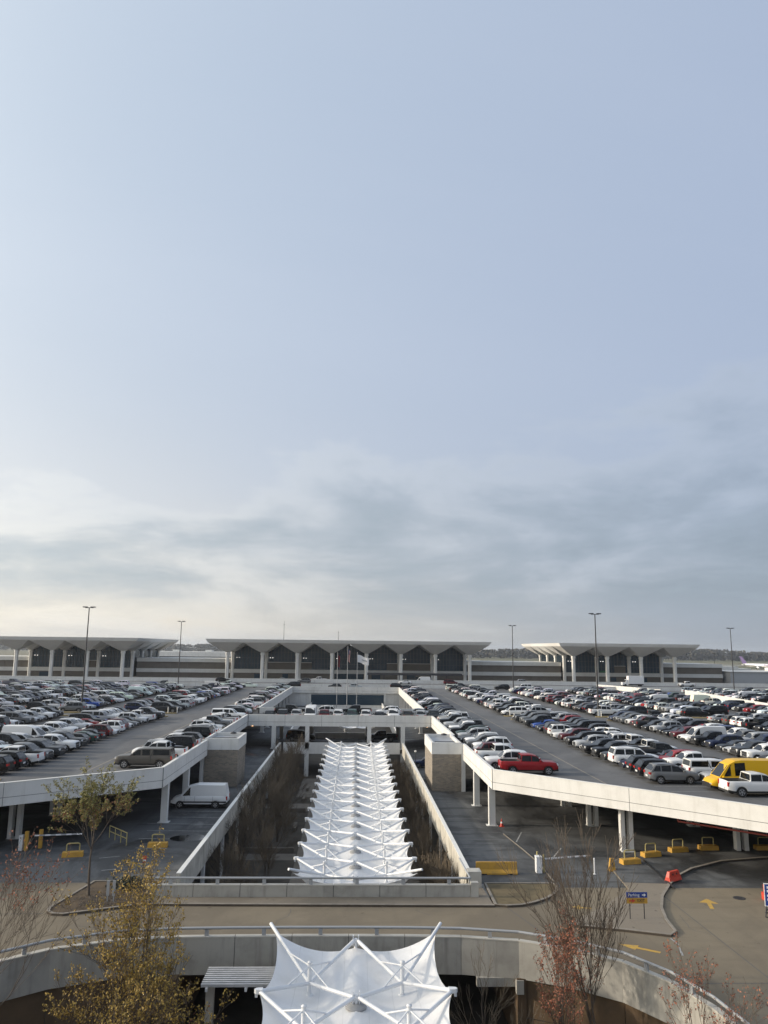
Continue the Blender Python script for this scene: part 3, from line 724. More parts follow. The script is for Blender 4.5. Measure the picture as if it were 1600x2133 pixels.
def concourse(x0, x1, y, label, h=17.8):
    t = thing('concourse', label, 'airport building')
    k = MB(); k.box(x0, x1, y, y+30, -3.9, -3.9+h*.55); k.build('lower_wall', M['term_brick'], t)
    k = MB(); k.box(x0-1, x1+1, y-1.2, y+31, -3.9+h*.55, -3.9+h*.66); k.build('white_band', M['term_white'], t)
    k = MB(); k.box(x0, x1, y, y+30, -3.9+h*.66, -3.9+h*.84); k.build('window_strip', M['glass'], t)
    k = MB(); k.box(x0-1.5, x1+1.5, y-1.6, y+31.6, -3.9+h*.84, -3.9+h); k.build('roof', M['paint_white'], t)
    for i in range(5):
        xx = lerp(x0+4, x1-8, i/4); k = MB(); k.box(xx, xx+4, y+5, y+10, -3.9+h, -3.9+h+1.1); k.build('roof_unit', M['paint_cap'], t)
concourse(-152, -62, 470, 'white roofed concourse with a dark window strip beyond the left wing', 17.6)
concourse(66, 96, 560, 'small pale concourse building beyond the right wing', 12)
lb = thing('low_building', 'long plain grey building right of the terminal', 'building')
m = MB(); m.box(155.5, 240, 318, 340, 3.5, 9.0); m.build('wall', mat('grey_cladding', (.36, .37, .38), .8, var=.15, vscale=.2), lb)
m = MB(); m.box(155.2, 240, 317.6, 340.4, 9.0, 9.25); m.build('roof_edge', M['term_white'], lb)
for x0, x1, y, h in ((172, 180, 360, 10.6), (181, 187, 362, 9.6), (200, 225, 366, 9.9)):
    m = MB(); m.box(x0, x1, y, y+8, -3.9, h); m.build('roof_block', M['paint_cap'], lb)

# far woods: lumpy masses of leaf clumps, one per stretch
def woods(name, x0, x1, y, hmin, hmax, n, seed, m):
    rnd = random.Random(seed); k = MB()
    for i in range(n):
        cx = rnd.uniform(x0, x1); cy = y+rnd.uniform(0, 120); ed = .5+.5*sin(cx*.006+seed)*.6+.4*sin(cx*.017+seed*2)
        h = lerp(hmin, hmax, min(1, max(0, ed*.6+rnd.random()*.4))); r = h*rnd.uniform(.35, .6)
        for _ in range(44):
            a = rnd.uniform(0, 2*pi); v = rnd.random(); rr = r*sqrt(1-(2*v-1)**2*.8)*rnd.uniform(.6, 1)
            p = Vector((cx+rr*cos(a), cy+rr*sin(a), -3.9+h*(.10+.88*v))); s = h*.14
            d1 = Vector((rnd.gauss(0, 1), rnd.gauss(0, 1), rnd.gauss(0, 1))).normalized()*s; d2 = d1.orthogonal().normalized()*s*rnd.uniform(.6, 1.1)
            k.face([p-d1, p-d2, p+d1, p+d2])
    k.build(name, m, kind='stuff')
woods('far_woods', -200, 1900, 1850, 19, 28, 760, 3, M['woods'])
woods('far_woods', -2300, -200, 2600, 20, 28, 520, 5, M['woods'])
m = MB()
for x0, x1, y, h in ((-3500, -300, 4200, 62), (-300, 3600, 4600, 40)):
    n = 40; rnd = random.Random(int(y))
    rows = [[(lerp(x0, x1, i/n), y, -3.9) for i in range(n+1)], [(lerp(x0, x1, i/n), y+200, -3.9+h*(.55+.3*sin(i*.31+y)+.15*sin(i*.9))*sin(pi*min(1, max(.0, (i+2)/(n+4))))**.5) for i in range(n+1)], [(lerp(x0, x1, i/n), y+900, -3.9) for i in range(n+1)]]
    m.grid(rows)
m.build('hills', M['woods'], kind='structure')

# cargo jet on the far taxiway
def jet():
    t = thing('cargo_jet', 'white cargo jet with dark tail fin on the far taxiway by the woods', 'aircraft', (527, 1000, -3.9), R_(-57))
    # fuselage along +x, nose at +x, length 48
    prof = [(-24, .25, 5.9), (-21, 1.0, 5.6), (-16, 1.9, 5.0), (-10, 2.45, 4.6), (0, 2.5, 4.5), (14, 2.5, 4.5), (19, 2.35, 4.45), (22, 1.7, 4.2), (23.6, .85, 3.95), (24.2, .1, 3.85)]
    m = MB(); rows = [[(x, r*cos(2*pi*k/16), z+r*sin(2*pi*k/16)) for k in range(17)] for x, r, z in prof]; m.grid(rows)
    f = m.build('fuselage', M['white_plain'], t)
    m = MB(); m.face([(22.1, -1.35, 4.9), (23.0, -.8, 4.75), (23.0, .8, 4.75), (22.1, 1.35, 4.9), (21.6, .9, 5.75), (21.6, -.9, 5.75)]); m.build('cockpit_glass', M['glass'], f)
    for s in (-1, 1):
        m = MB()
        a = [(5, s*2.2, 3.4), (-4, s*2.2, 3.2), (-9.5, s*23, 5.0), (-7, s*23, 5.1)]
        m.face(a); m.face([(x, y, z+.5) for x, y, z in reversed(a)])
        for i in range(4):
            j = (i+1) % 4; m.face([a[i], a[j], (a[j][0], a[j][1], a[j][2]+.5), (a[i][0], a[i][1], a[i][2]+.5)])
        m.build('wing', M['white_plain'], t)
        m = MB(); a = [(-17, s*.8, 5.8), (-22, s*.8, 5.8), (-25, s*9, 6.6), (-22.5, s*9, 6.6)]
        m.face(a); m.face([(x, y, z+.3) for x, y, z in reversed(a)]); m.build('tailplane', M['white_plain'], t)
        m = MB(); m.tube((5.2, s*7.8, 2.0), (1.4, s*7.8, 2.2), 1.25, 1.0, 12); m.box(.5, 3.5, s*7.8-.15, s*7.8+.15, 2.6, 3.9); m.build('engine', M['white_plain'], t)
    m = MB(); pts = [(-15, 6.6), (-21.5, 6.4), (-25.5, 15.8), (-22, 15.8)]
    m.face([(x, -.2, z) for x, z in pts]); m.face([(x, .2, z) for x, z in reversed(pts)])
    for i in range(4):
        j = (i+1) % 4; m.face([(pts[i][0], -.2, pts[i][1]), (pts[i][0], .2, pts[i][1]), (pts[j][0], .2, pts[j][1]), (pts[j][0], -.2, pts[j][1])])
    m.build('tail_fin', mat('purple_livery', (.06, .025, .16), .4), t)
    for x, y in ((18, 0), (-1, -3), (-1, 3)):
        m = MB(); m.tube((x, y, .6), (x, y, 2.6), .2, n=6); m.tube((x, y-.5, .6), (x, y+.5, .6), .6, n=10); m.build('landing_gear', M['tyre'], t)
    for body, x, mm in (('Fed', 11.5, mat('purple_print', (.08, .02, .22), .5)), ('Ex', 15.8, mat('orange_print', (.65, .17, .02), .5))):
        me = text_mesh(body, 3.6, mm, .05); o = put('livery_lettering', me, f, (x, -2.52, 4.9)); o.rotation_euler = (R_(90), 0, 0)
jet()

# ------------------------------------------------------------------ flagpoles
def flagpole(x, y, ztop, label, flag):
    t = thing('flagpole', label, 'flagpole', (x, y, Z_PIT), group='flagpoles in the court')
    h = ztop-Z_PIT
    m = MB(); m.tube((0, 0, 0), (0, 0, h), .13, .06, 10); m.build('pole', M['metal_grey'], t)
    m = MB(); m.lathe([(.01, -.14), (.14, 0), (.01, .14)], (0, 0, h+.12), 10); m.build('finial', M['chrome'], t)
    if flag == 'white':
        rows = [[(u*3.3, .35*sin(u*5), h-.5-1.0*u-2.1*v+.12*sin(u*7)) for u in [i/10 for i in range(11)]] for v in [j/4 for j in range(5)]]
        m = MB(); m.grid(rows); f = m.build('flag', mat('white_flag', (.72, .72, .73), .8), t)
        m = MB()
        for j in range(4): m.face([(1.3+j*.38, -.42, h-1.75-j*.12), (1.58+j*.38, -.42, h-1.84-j*.12), (1.58+j*.38, -.42, h-2.2-j*.12), (1.3+j*.38, -.42, h-2.12-j*.12)])
        m.build('flag_emblem', M['metal_grey'], f)
    else:
        m = MB(); ns = 9
        rows = [[(.15+.55*u+.12*sin(3*v+u*9), .25*sin(u*14+v*3), h-.6-3.3*v-.5*u) for u in [i/12 for i in range(13)]] for v in [j/10 for j in range(11)]]
        if flag == 'us': m.grid(rows, mif=lambda i, j: 2 if i < 4 and j < 7 else (0 if (j//1) % 2 else 1)); mats = [M['red'], M['white_plain'], M['blue_sign']]
        else: m.grid(rows, mif=lambda i, j: 1 if j == 10 else 0); mats = [mat('dark_red_flag', (.22, .03, .04), .8), M['blue_sign']]
        m.build('flag', mats, t)
flagpole(-4.6, 226, 15.6, 'short flagpole with a limp dark red flag, left of the tallest pole', 'tn')
flagpole(-1.7, 225, 17.2, 'tallest flagpole with a limp striped flag, in the middle', 'us')
flagpole(1.1, 226, 15.6, 'flagpole with a white flag spread out, right of the tallest pole', 'white')

# ------------------------------------------------------------------ parking light poles
def lightpole(x, y, z0, h, label, par=True, group='parking deck light poles'):
    t = thing('light_pole', label, 'light pole', (x, y, z0), group=group)
    m = MB(); m.prism([(.42*cos(k*pi/4+pi/8), .42*sin(k*pi/4+pi/8)) for k in range(8)], 0, 1.1); m.build('base', M['paint_white'], t)
    m = MB(); m.tube((0, 0, 1.1), (0, 0, h), .17, .10, 8); m.build('pole', M['metal_dark'], t)
    m = MB(); m.box(-.8, .8, -.05, .05, h-.12, h-.02); m.build('cross_arm', M['metal_dark'], t)
    for s in (-1, 1):
        m = MB(); m.prism([(s*.75-.42, -.35), (s*.75+.42, -.35), (s*.75+.42, .35), (s*.75-.42, .35)], h-.02, h+.16); m.build('lamp_head', M['metal_dark'], t)
lightpole(-52.4, 155, Z_DECK+.1, 19.7, 'tall dark light pole on a white base, leftmost on the parking deck')
lightpole(-52.9, 240, Z_DECK, 19.9, 'tall dark light pole by the far wall of the left parking deck')
lightpole(47.7, 152, Z_DECK+.1, 19.6, 'tallest looking dark light pole among cars on the right deck')
lightpole(49.1, 239.6, Z_DECK, 19.9, 'dark light pole by the far wall just right of the central hall')
lightpole(117.4, 238.3, Z_DECK, 19.9, 'dark light pole beyond the white ramp walls, near the jet')
lightpole(225, 480, -3.9, 20, 'distant short light mast beside the airfield, left of the jet', group='airfield masts')
lightpole(64, 430, -3.9, 22, 'distant thin mast just right of the central hall roof', group='airfield masts')

# ramp with sunlit white walls on the right deck
rp = thing('ramp_wall', 'bright white sunlit ramp walls rising from the right parking deck', 'ramp wall')
for p, q, n in (((98.5, 230), (88, 120), 9), ((82, 262), (92, 232), 3), ((84, 258), (88, 246), 1)):
    for i in range(n):
        m = MB(); m.obox(vl(p, q, (i+.004)/n), vl(p, q, (i+.996)/n), .3, Z_DECK, Z_TOP+.25, 0); m.build('wall_panel', M['paint_white'], rp)
# ================================================================== TENSILE CANOPIES
def canopy(label, x0, y0, z0, slope, bays, hw, sgn=1, rot=0.0, floor=Z_PIT, m0=.5, skirt=False):
    """bays: list of bay lengths starting at the local origin; local +y runs along the walkway"""
    t = thing('tensile_canopy', label, 'canopy', (x0, y0, z0)); t.rotation_euler = (math.atan(slope), 0, rot)
    NV, NU = 12, 28
    st = [0]
    for L in bays: st.append(st[-1]+L)
    n = len(bays)
    def tip(i):
        end = i in (0, n)
        return (hw-.1 if end else hw, 1.0 if end else .62)
    def zs(u, zt, sag=.16):    # station profile
        b = (zt+2*sag)*2; a = zt-b
        return a*u+b*u*u
    def zh(u): return -.08+(-2.10)*u+2.45*u*u
    cache = {}
    for k, L in enumerate(bays):
        key = (L, k == 0, k == n-1)
        if key not in cache:
            m = MB(); rows = []
            za = .80 if k == 0 else .48; zb = .80 if k == n-1 else .48
            for j in range(NV+1):
                v = j/NV; vw = v**(math.log(.5)/math.log(m0)) if k == 0 else v; s = sin(pi*vw)**1.15 if 0 < v < 1 else 0.0; row = []
                for i in range(NU+1):
                    uu = -1+2*i/NU; u = abs(uu)
                    w = (hw-.12)*(1-.085*4*v*(1-v)*u**2)
                    yy = v*L
                    if k == 0: yy += math.copysign(.34, L)*(1-v)*(1-(2*u-1)**2)*0.9*(1 if u > 0 else 0)   # end edge is a catenary cable
                    if k == n-1: yy -= math.copysign(.34, L)*v*(1-(2*u-1)**2)*0.9
                    z = lerp(zs(u, lerp(za, zb, v), (.02 if (k == 0 and v < .5) or (k == n-1 and v > .5) else .16)), zh(u), s)
                    row.append((uu*w, yy, z))
                rows.append(row)
            m.grid(rows); cache[key] = m.mesh('membrane', [M['membrane']])
        put('membrane', cache[key], t, (0, st[k], 0))
    TM = {}
    def tube_obj(name, p, q, r, par, nn=8):
        p = Vector(p); q = Vector(q); d = q-p; key = (name, tuple(round(c, 2) for c in d), r)
        if key not in TM:
            m = MB(); m.tube((0, 0, 0), d, r, r, nn); TM[key] = m.mesh(name, [M['tube']])
        return put(name, TM[key], par, tuple(p))
    ring = MB(); ring.lathe([(.10, .12), (.26, .10), (.46, .03), (.50, -.02), (.46, -.05)], n=18); RING = ring.mesh('ring_cap', [mat('ring_plate', (.30, .30, .30), .6)])
    node = MB(); node.tube((0, 0, -.02), (0, 0, .46), .09, .09, 8); node.box(-.17, -.12, -.09, .09, .1, .62); node.box(.12, .17, -.09, .09, .1, .62); node.box(-.2, .2, -.06, .06, .2, .34)
    NODE = node.mesh('ridge_node', [M['tube']])
    hook = {}
    for s in (-1, 1):
        h = MB(); h.prism([(-.02*s, -.16), (s*.30, -.12), (s*.38, 0), (s*.30, .12), (-.02*s, .16)] if s > 0 else [(0, .16), (-.30, .12), (-.38, 0), (-.30, -.12), (0, -.16)], -.08, .10)
        h.box(min(s*.22, s*.34), max(s*.22, s*.34), -.06, .06, -.24, -.05); hook[s] = h.mesh('edge_bracket', [M['tube']])
    mast = MB(); mast.tube((0, 0, -.60), (0, 0, .92), .10, .10, 10); mast.lathe([(.10, .92), (.12, .92), (.12, .98), (.01, 1.0)], n=10); mast.tube((0, 0, -.74), (0, 0, -.46), .34, .16, 12)
    MAST = mast.mesh('mast', [M['tube']])
    colm = MB(); colm.tube((0, 0, floor-z0-slope*st[-1]), (0, 0, -.72), .17, .17, 12); COLM = colm.mesh('column', [M['tube']])
    for i in range(n+1):
        if 0 < i < n: put('ring_cap', RING, t, (0, st[i], -.02))
        put('ridge_node', NODE, t, (0, st[i], 0))
        w, zt = tip(i)
        for s in (-1, 1):
            if 0 < i < n: put('edge_bracket', hook[s], t, (s*(w-.25), st[i], zt))
    for k, L in enumerate(bays):
        ym = st[k]+L*(m0 if k == 0 else .5)
        for s in (-1, 1):
            mx = s*hw*.5; mn = Vector((mx, ym, .02))
            put('mast', MAST, t, (mx, ym, 0)); put('column', COLM, t, (mx, ym, 0))
            br = MB()
            for i in (k, k+1):
                w, zt = tip(i); e = i in (0, n)
                T = Vector((s*(w+(.25 if e else -.1)), st[i]+(0 if not e else math.copysign(.25, L)*(-1 if i == 0 else 1)), zt+(.12 if e else 0))); C = Vector((s*.10, st[i], .34))
                # arms sit on the mast from both sides
                tube_obj('arm_tube', mn, T, .095, t); tube_obj('arm_tube', mn, C, .095, t)
                for P in (T, C):
                    q = mn.lerp(P, .48); br.tube(Vector((0, 0, .80)), q-Vector((mx, ym, 0)), .042, .042, 6)
            br.build('brace', M['tube'], t, (mx, ym, 0))
    if skirt:                                   # hanging end fabric with an arched opening between two legs
        for sg in (-1, 1):
            m = MB(); rows = [[], []]
            for i in range(25):
                u = .97*i/24; ze = zs(u, .80, .02)-.02; ye = .34*(1-(2*u-1)**2)*.9
                if u < .20: zb = -.95-.35*(u/.20)**2
                elif u < .30: zb = -1.3-1.2*((u-.20)/.10)**.6
                elif u < .56: zb = -2.5
                else: zb = lerp(ze-.06, -2.5, (max(0, .97-u)/.41)**2.2)
                x = sg*u*(hw-.18); rows[0].append((x, ye, ze)); rows[1].append((x*(1-.06*min(1, ze-zb)), ye+.35*(ze-zb), min(zb, ze-.05)))
            m.grid(rows); m.build('end_skirt', M['membrane'], t)
    return t
CS = .021
canopy('long white tensile walkway canopy with many repeated peaks in the sunken court', .42, 60.0, 0.0, CS, [4.3]*16, 4.72, rot=-.0035, skirt=True)
canopy('near white tensile canopy end with raised corner tips below the road barrier', .40, 45.2, 1.0, 0.0, [-6.9, -4.6, -4.6, -4.6], 4.5, m0=.66)
canopy('far white tensile canopy tips in the second court beyond the cross bridge', .9, 156, 1.6, .0, [4.5]*6, 4.6)

# slatted pergola beside the near canopy
M['slat_grey'] = mat('weathered_white_slat', (.50, .50, .50), .6, var=.4, vscale=1.5)
pt = thing('pergola', 'white slatted pergola roof on a post left of the near canopy', 'pergola')
for k in range(9):
    m = MB(); m.box(-7.5, -3.6, 43.2+k*.26, 43.32+k*.26, -.16, -.02); m.build('slat', M['slat_grey'], pt)
for x in (-7.2, -5.2, -3.9):
    m = MB(); m.box(x-.06, x+.06, 43.1, 45.5, -.34, -.17); m.build('beam', M['tube'], pt)
m = MB(); m.box(-7.35, -6.95, 43.9, 44.3, Z_PIT, -.34); m.build('post', M['concrete_pale'], pt)

# ================================================================== VEHICLES
SPEC = {
 'sedan': dict(L=4.85, W=1.84, top=[(-2.42,.66),(-2.39,.98),(-2.0,1.06),(-1.5,1.05),(.95,.98),(1.8,.90),(2.3,.78),(2.42,.60)], cab=[(1.05,.95),(.25,1.38),(-.45,1.45),(-1.05,1.40),(-1.85,1.02)], ax=(1.42,-1.38), wr=.33, zb=.22, split=(.0,.50,.97)),
 'hatch': dict(L=4.35, W=1.8, top=[(-2.17,.62),(-2.14,.95),(-1.9,1.0),(-1.0,1.0),(.95,.97),(1.6,.88),(2.0,.76),(2.17,.52)], cab=[(1.05,.96),(.35,1.42),(-.4,1.5),(-1.45,1.44),(-2.05,1.0)], ax=(1.3,-1.3), wr=.33, zb=.22, split=(.0,.48,.82)),
 'suv': dict(L=4.8, W=1.93, top=[(-2.4,.66),(-2.38,1.12),(-2.25,1.18),(-1.0,1.15),(1.0,1.13),(1.8,1.08),(2.3,.98),(2.4,.72)], cab=[(1.22,1.10),(.40,1.66),(-.4,1.80),(-1.80,1.74),(-2.30,1.16)], ax=(1.45,-1.42), wr=.38, zb=.27, split=(.0,.42,.72,.97), rails=True),
 'large_suv': dict(L=5.3, W=2.05, top=[(-2.65,.70),(-2.63,1.22),(-2.5,1.26),(-1.0,1.25),(1.15,1.24),(2.0,1.20),(2.56,1.12),(2.65,.80)], cab=[(1.32,1.22),(.58,1.84),(-.4,1.96),(-2.3,1.92),(-2.60,1.25)], ax=(1.6,-1.5), wr=.41, zb=.30, split=(.0,.38,.66,.98), rails=True),
 'pickup': dict(L=5.85, W=2.05, top=[(-2.92,.74),(-2.90,1.30),(-2.8,1.34),(-.95,1.34),(-.9,1.30),(1.35,1.28),(2.1,1.25),(2.82,1.18),(2.92,.85)], cab=[(1.42,1.27),(.70,1.86),(.1,1.98),(-.80,1.95),(-.90,1.30)], ax=(1.90,-1.75), wr=.43, zb=.36, split=(.0,.52,.98), bed=(-.98,-2.82)),
 'topper': dict(L=5.85, W=2.05, top=[(-2.92,.74),(-2.90,1.30),(-2.8,1.32),(-.95,1.32),(1.35,1.28),(2.1,1.25),(2.82,1.18),(2.92,.85)], cab=[(1.42,1.27),(.70,1.86),(.1,1.97),(-2.72,1.95),(-2.88,1.30)], ax=(1.90,-1.75), wr=.43, zb=.36, split=(.0,.27,.50,.54,.98)),
 'minivan': dict(L=5.1, W=1.98, top=[(-2.55,.6),(-2.53,1.0),(-2.4,1.05),(-1.0,1.06),(1.3,1.0),(2.0,.90),(2.4,.80),(2.55,.52)], cab=[(1.65,1.0),(.70,1.62),(-.4,1.74),(-2.1,1.68),(-2.48,1.06)], ax=(1.55,-1.5), wr=.35, zb=.22, split=(.0,.40,.70,.98)),
 'van': dict(L=5.95, W=2.06, top=[(-2.97,.6),(-2.95,1.25),(-2.6,1.28),(-1.0,1.28),(1.75,1.22),(2.4,1.10),(2.8,.98),(2.97,.6)], cab=[(2.15,1.16),(1.25,2.12),(.4,2.36),(-2.7,2.34),(-2.92,1.26)], ax=(2.0,-1.75), wr=.36, zb=.28, split=(.02,.24)),
 'tall_van': dict(L=6.9, W=2.05, top=[(-3.45,.6),(-3.43,1.35),(-3.0,1.36),(-1.0,1.36),(2.1,1.26),(2.75,1.10),(3.25,.92),(3.45,.55)], cab=[(2.65,1.18),(1.65,2.35),(.9,2.72),(-3.2,2.70),(-3.4,1.36)], ax=(2.35,-2.0), wr=.37, zb=.28, split=(.02,.19,.22,.42)),
}
def interp(pts, x):
    if x <= pts[0][0]: return pts[0][1]
    for (a, za), (c, zc) in zip(pts[:-1], pts[1:]):
        if a <= x <= c: return lerp(za, zc, (x-a)/(c-a)) if c > a else za
    return pts[-1][1]
def car_geo(kind, lod):
    """dict part -> MB ; material slots: 0 paint, 1 trim/bed, ..."""
    s = SPEC[kind]; L, Wd, top, cab, ax, wr, zb = (s[k] for k in ('L', 'W', 'top', 'cab', 'ax', 'wr', 'zb')); h = Wd/2
    out = {}
    xs = set(np.linspace(-L/2, L/2, 15 if lod < 2 else 8).round(3)); xs |= {-L/2+.05, L/2-.05, L/2-.2}
    RA = wr+.085
    if lod < 2:
        for a in ax:
            for k in range(9 if lod == 0 else 5):
                xs.add(round(a+RA*cos(pi*k/(8 if lod == 0 else 4)), 3))
            xs |= {a+RA+.015, a-RA-.015}
    bed = s.get('bed')
    if bed: xs |= {bed[0]+.01, bed[0], bed[1], bed[1]-.01}
    if bed: xs |= {x for x, z in top if -1 < x < -.8}
    m = MB(); rows = []
    for x in sorted(xs):
        zt = interp(top, x); e = max(0, (abs(x)-(L/2-.6))/.6); w = h*(1-.13*e**2.2)
        b0 = zb+ (.12*e**2)
        low = b0+(.16 if kind not in ('sedan', 'hatch') else .07); mid = lerp(b0, zt, .62); arch = 0
        for a in ax:
            if abs(x-a) < RA and lod < 2: arch = wr*.9+sqrt(max(0, RA*RA-(x-a)**2))
        b1 = max(b0, arch); low = max(low, b1+.01); mid = max(mid, b1+.05, low+.03); sh = max(zt-.09, mid+.03)
        inb = bed and bed[1] <= x <= bed[0]
        c1 = (w*.82, zt) if inb else (w*.70, zt+.025); c2 = (w*.80, .86) if inb else (w*.5, zt+.035); c3 = (0, .86) if inb else (0, zt+.045)
        half = [(0, b1), (w*.95, b1), (w*.99, low), (w, mid), (w*.975, sh), (w*.90, zt+.004), c1, c2, c3]
        rows.append([(x, y, z) for y, z in half] + [(x, -y, z) for y, z in reversed(half[1:-1])] + [(x, 0, b1)])
    nc = len(rows[0])
    def mi(i, j):
        xx = (rows[i][0][0]+rows[i+1][0][0])/2
        if j in (0, 1, nc-2, nc-3): return 1
        if bed and bed[1]-.05 <= xx <= bed[0]+.01 and 5 <= j <= nc-7: return 1
        return 0
    m.grid(rows, mif=mi, sm=True)
    m.face(rows[-1][:-1], 0); m.face(list(reversed(rows[0][:-1])), 0)
    # bumpers, sills, bed rails
    hb = .34 if kind in ('pickup', 'topper', 'large_suv') else .30
    if lod < 2:
        m.box(L/2-.22, L/2+.03, -h*.80, h*.80, zb+.02, zb+.20, 1); m.box(-L/2-.04, -L/2+.2, -h*.82, h*.82, zb+.05, zb+.22, 1)
    # cabin shell
    A, Bc, Cc, Dc, E = cab; yl, yu = h*.93, h*.79
    if kind in ('van', 'tall_van', 'topper'): yu = h*.84
    def zr(x): return interp(sorted([Bc, Cc, Dc]), x)
    def P(ss, t, out=0.0):
        x = lerp(lerp(A[0], E[0], ss), lerp(Bc[0], Dc[0], ss), t); zl = lerp(A[1], E[1], ss)-.01
        return (x, lerp(yl, yu, t)+out, lerp(zl, zr(lerp(Bc[0], Dc[0], ss)), t))
    ns = 8 if lod < 2 else 4
    cabm = m if lod > 0 else m
    for sg in (1, -1):
        for i in range(ns):
            for t0, t1 in ((0, 1),):
                q = [P(i/ns, t0), P((i+1)/ns, t0), P((i+1)/ns, t1), P(i/ns, t1)]
                if sg < 0: q = [(x, -y, z) for x, y, z in reversed(q)]
                m.face(list(reversed(q)), 0)
    for i in range(ns):                       # roof with crown
        a, c = P(i/ns, 1), P((i+1)/ns, 1)
        ys = [(-1, 0), (-.55, .045), (.55, .045), (1, 0)]
        for (u0, c0), (u1, c1) in zip(ys[:-1], ys[1:]):
            m.face([(a[0], a[1]*u0, a[2]+c0), (c[0], c[1]*u0, c[2]+c0), (c[0], c[1]*u1, c[2]+c1), (a[0], a[1]*u1, a[2]+c1)][::-1], 0, True)
    a, c = P(0, 0), P(0, 1); m.face([(a[0], -a[1], a[2]), (a[0], a[1], a[2]), (c[0], c[1], c[2]), (c[0], .55*c[1], c[2]+.045), (c[0], -.55*c[1], c[2]+.045), (c[0], -c[1], c[2])], 0)
    a, c = P(1, 0), P(1, 1); m.face([(a[0], -a[1], a[2]), (a[0], a[1], a[2]), (c[0], c[1], c[2]), (c[0], .55*c[1], c[2]+.045), (c[0], -.55*c[1], c[2]+.045), (c[0], -c[1], c[2])][::-1], 0)
    if lod < 2:
        for sg in (1, -1):
            x0 = A[0]-.35; m.box(x0-.09, x0+.09, sg*h*1.0 if sg > 0 else -h*1.0-.2, sg*h*1.0+.2 if sg > 0 else -h*1.0, A[1]+.05, A[1]+.22, 0)
        if s.get('rails'):
            for sg in (1, -1):
                q0, q1 = P(.12, 1), P(.92, 1); m.tube((q0[0], sg*(q0[1]-.06), q0[2]+.06), (q1[0], sg*(q1[1]-.06), q1[2]+.06), .025, n=5, mi=1)
    if kind == 'topper':                     # gap between cab and bed cap
        m.box(-.80, -.74, -h*1.004, h*1.004, .70, 1.28, 1)
        for sg in (1, -1):
            q = [P(.505, 0, .016), P(.525, 0, .016), P(.525, 1, .016), P(.505, 1, .016)]
            if sg < 0: q = [(x, -y, z) for x, y, z in reversed(q)]
            m.face(q[::-1], 1)
    if kind in ('van', 'tall_van'):          # rub strips, bumpers and door gaps
        m.box(-L/2+.1, L/2-.75, -h*1.006, h*1.006, .58, .72, 1); m.box(L/2-.35, L/2+.035, -h*.84, h*.84, .30, .66, 1); m.box(-L/2-.05, -L/2+.1, -h*.9, h*.9, .42, .62, 1)
        for xx in (L/2-1.45, L/2-2.55, -L/2+1.5): m.box(xx, xx+.02, -h*1.003, h*1.003, .72, 1.2, 1)
    out['body'] = m
    # glass
    def wind(ss, t0, t1, o):
        a, c = P(ss, t0), P(ss, t1); k = .90
        sg = 1 if ss == 0 else -1
        q = [(a[0]+o*sg, -a[1]*k, a[2]+.012), (a[0]+o*sg, a[1]*k, a[2]+.012), (c[0]+o*sg, c[1]*k, c[2]+.012), (c[0]+o*sg, -c[1]*k, c[2]+.012)]
        return q if sg > 0 else q[::-1]
    g1 = MB(); g1.face(wind(0, .07, .93, .012)); out['windshield'] = g1
    if kind not in ('van', 'tall_van'):
        g2 = MB(); g2.face(wind(1, .14, .90, .012)); out['rear_window'] = g2
    sp = s['split']; sw = []
    for a0, a1 in zip(sp[:-1], sp[1:]):
        if kind == 'topper' and abs(a1-a0) < .06: continue
        if kind == 'tall_van' and abs(a1-a0) < .05: continue
        for sg in (1, -1):
            lo, hi = a0+.018, a1-.018
            if a0 < .03: lo = a0+.035
            def PX(x, t):                     # point of the cabin side at length x, so that inner pillars stand upright
                a_, b_ = lerp(A[0], Bc[0], t), lerp(E[0], Dc[0], t); return P((x-a_)/(b_-a_), t, .014)
            q = [P(lo, .10, .014), P(hi, .10, .014)]
            q.append(P(hi, .87, .014) if a1 > .93 else PX(q[1][0], .87)); q.append(P(lo+.02, .87, .014) if a0 < .03 else PX(q[0][0], .87))
            if sg < 0: q = [(x, -y, z) for x, y, z in reversed(q)]
            k = MB(); k.face(q[::-1]); sw.append(k)
    out['side_window'] = sw
    # lights, grille
    zt = interp(top, L/2-.12); zh = zt-.10 if kind not in ('sedan', 'hatch') else zt-.06
    hl = []
    for sg in (1, -1):
        k = MB(); y0, y1 = sorted((sg*h*.52, sg*h*.86)); k.box(L/2-.30, L/2-.015, y0, y1, zh-.15, zh+.03); hl.append(k)
    out['headlight'] = hl
    tl = []
    zt = interp(top, -L/2+.04)
    tall = kind in ('pickup', 'topper', 'large_suv', 'van', 'tall_van', 'minivan')
    for sg in (1, -1):
        k = MB(); y0, y1 = sorted((sg*h*(.74 if tall else .5), sg*h*.905)); k.box(-L/2-.012, -L/2+.14, y0, y1, zt-(.42 if tall else .24), zt-.04); tl.append(k)
    out['taillight'] = tl
    k = MB(); k.box(L/2-.1, L/2+.015, -h*.56, h*.56, zb+.22, zh+.02, 0)
    if kind in ('pickup', 'topper', 'large_suv'): k.box(L/2-.1, L/2+.03, -h*.50, h*.50, (zb+.24+zh)/2-.03, (zb+.24+zh)/2+.04, 1)
    out['grille'] = k
    if lod < 2:
        k = MB(); k.box(-L/2-.045, -L/2-.02, -.26, .26, .62, .78); out['licence_plate'] = k
    # wheels
    wl = []
    nw = 16 if lod == 0 else (12 if lod == 1 else 6)
    for a in ax:
        for sg in (1, -1): wl.append((a, sg*(h-.125), wr, sg))
    out['wheels'] = wl
    return out
WM = {}
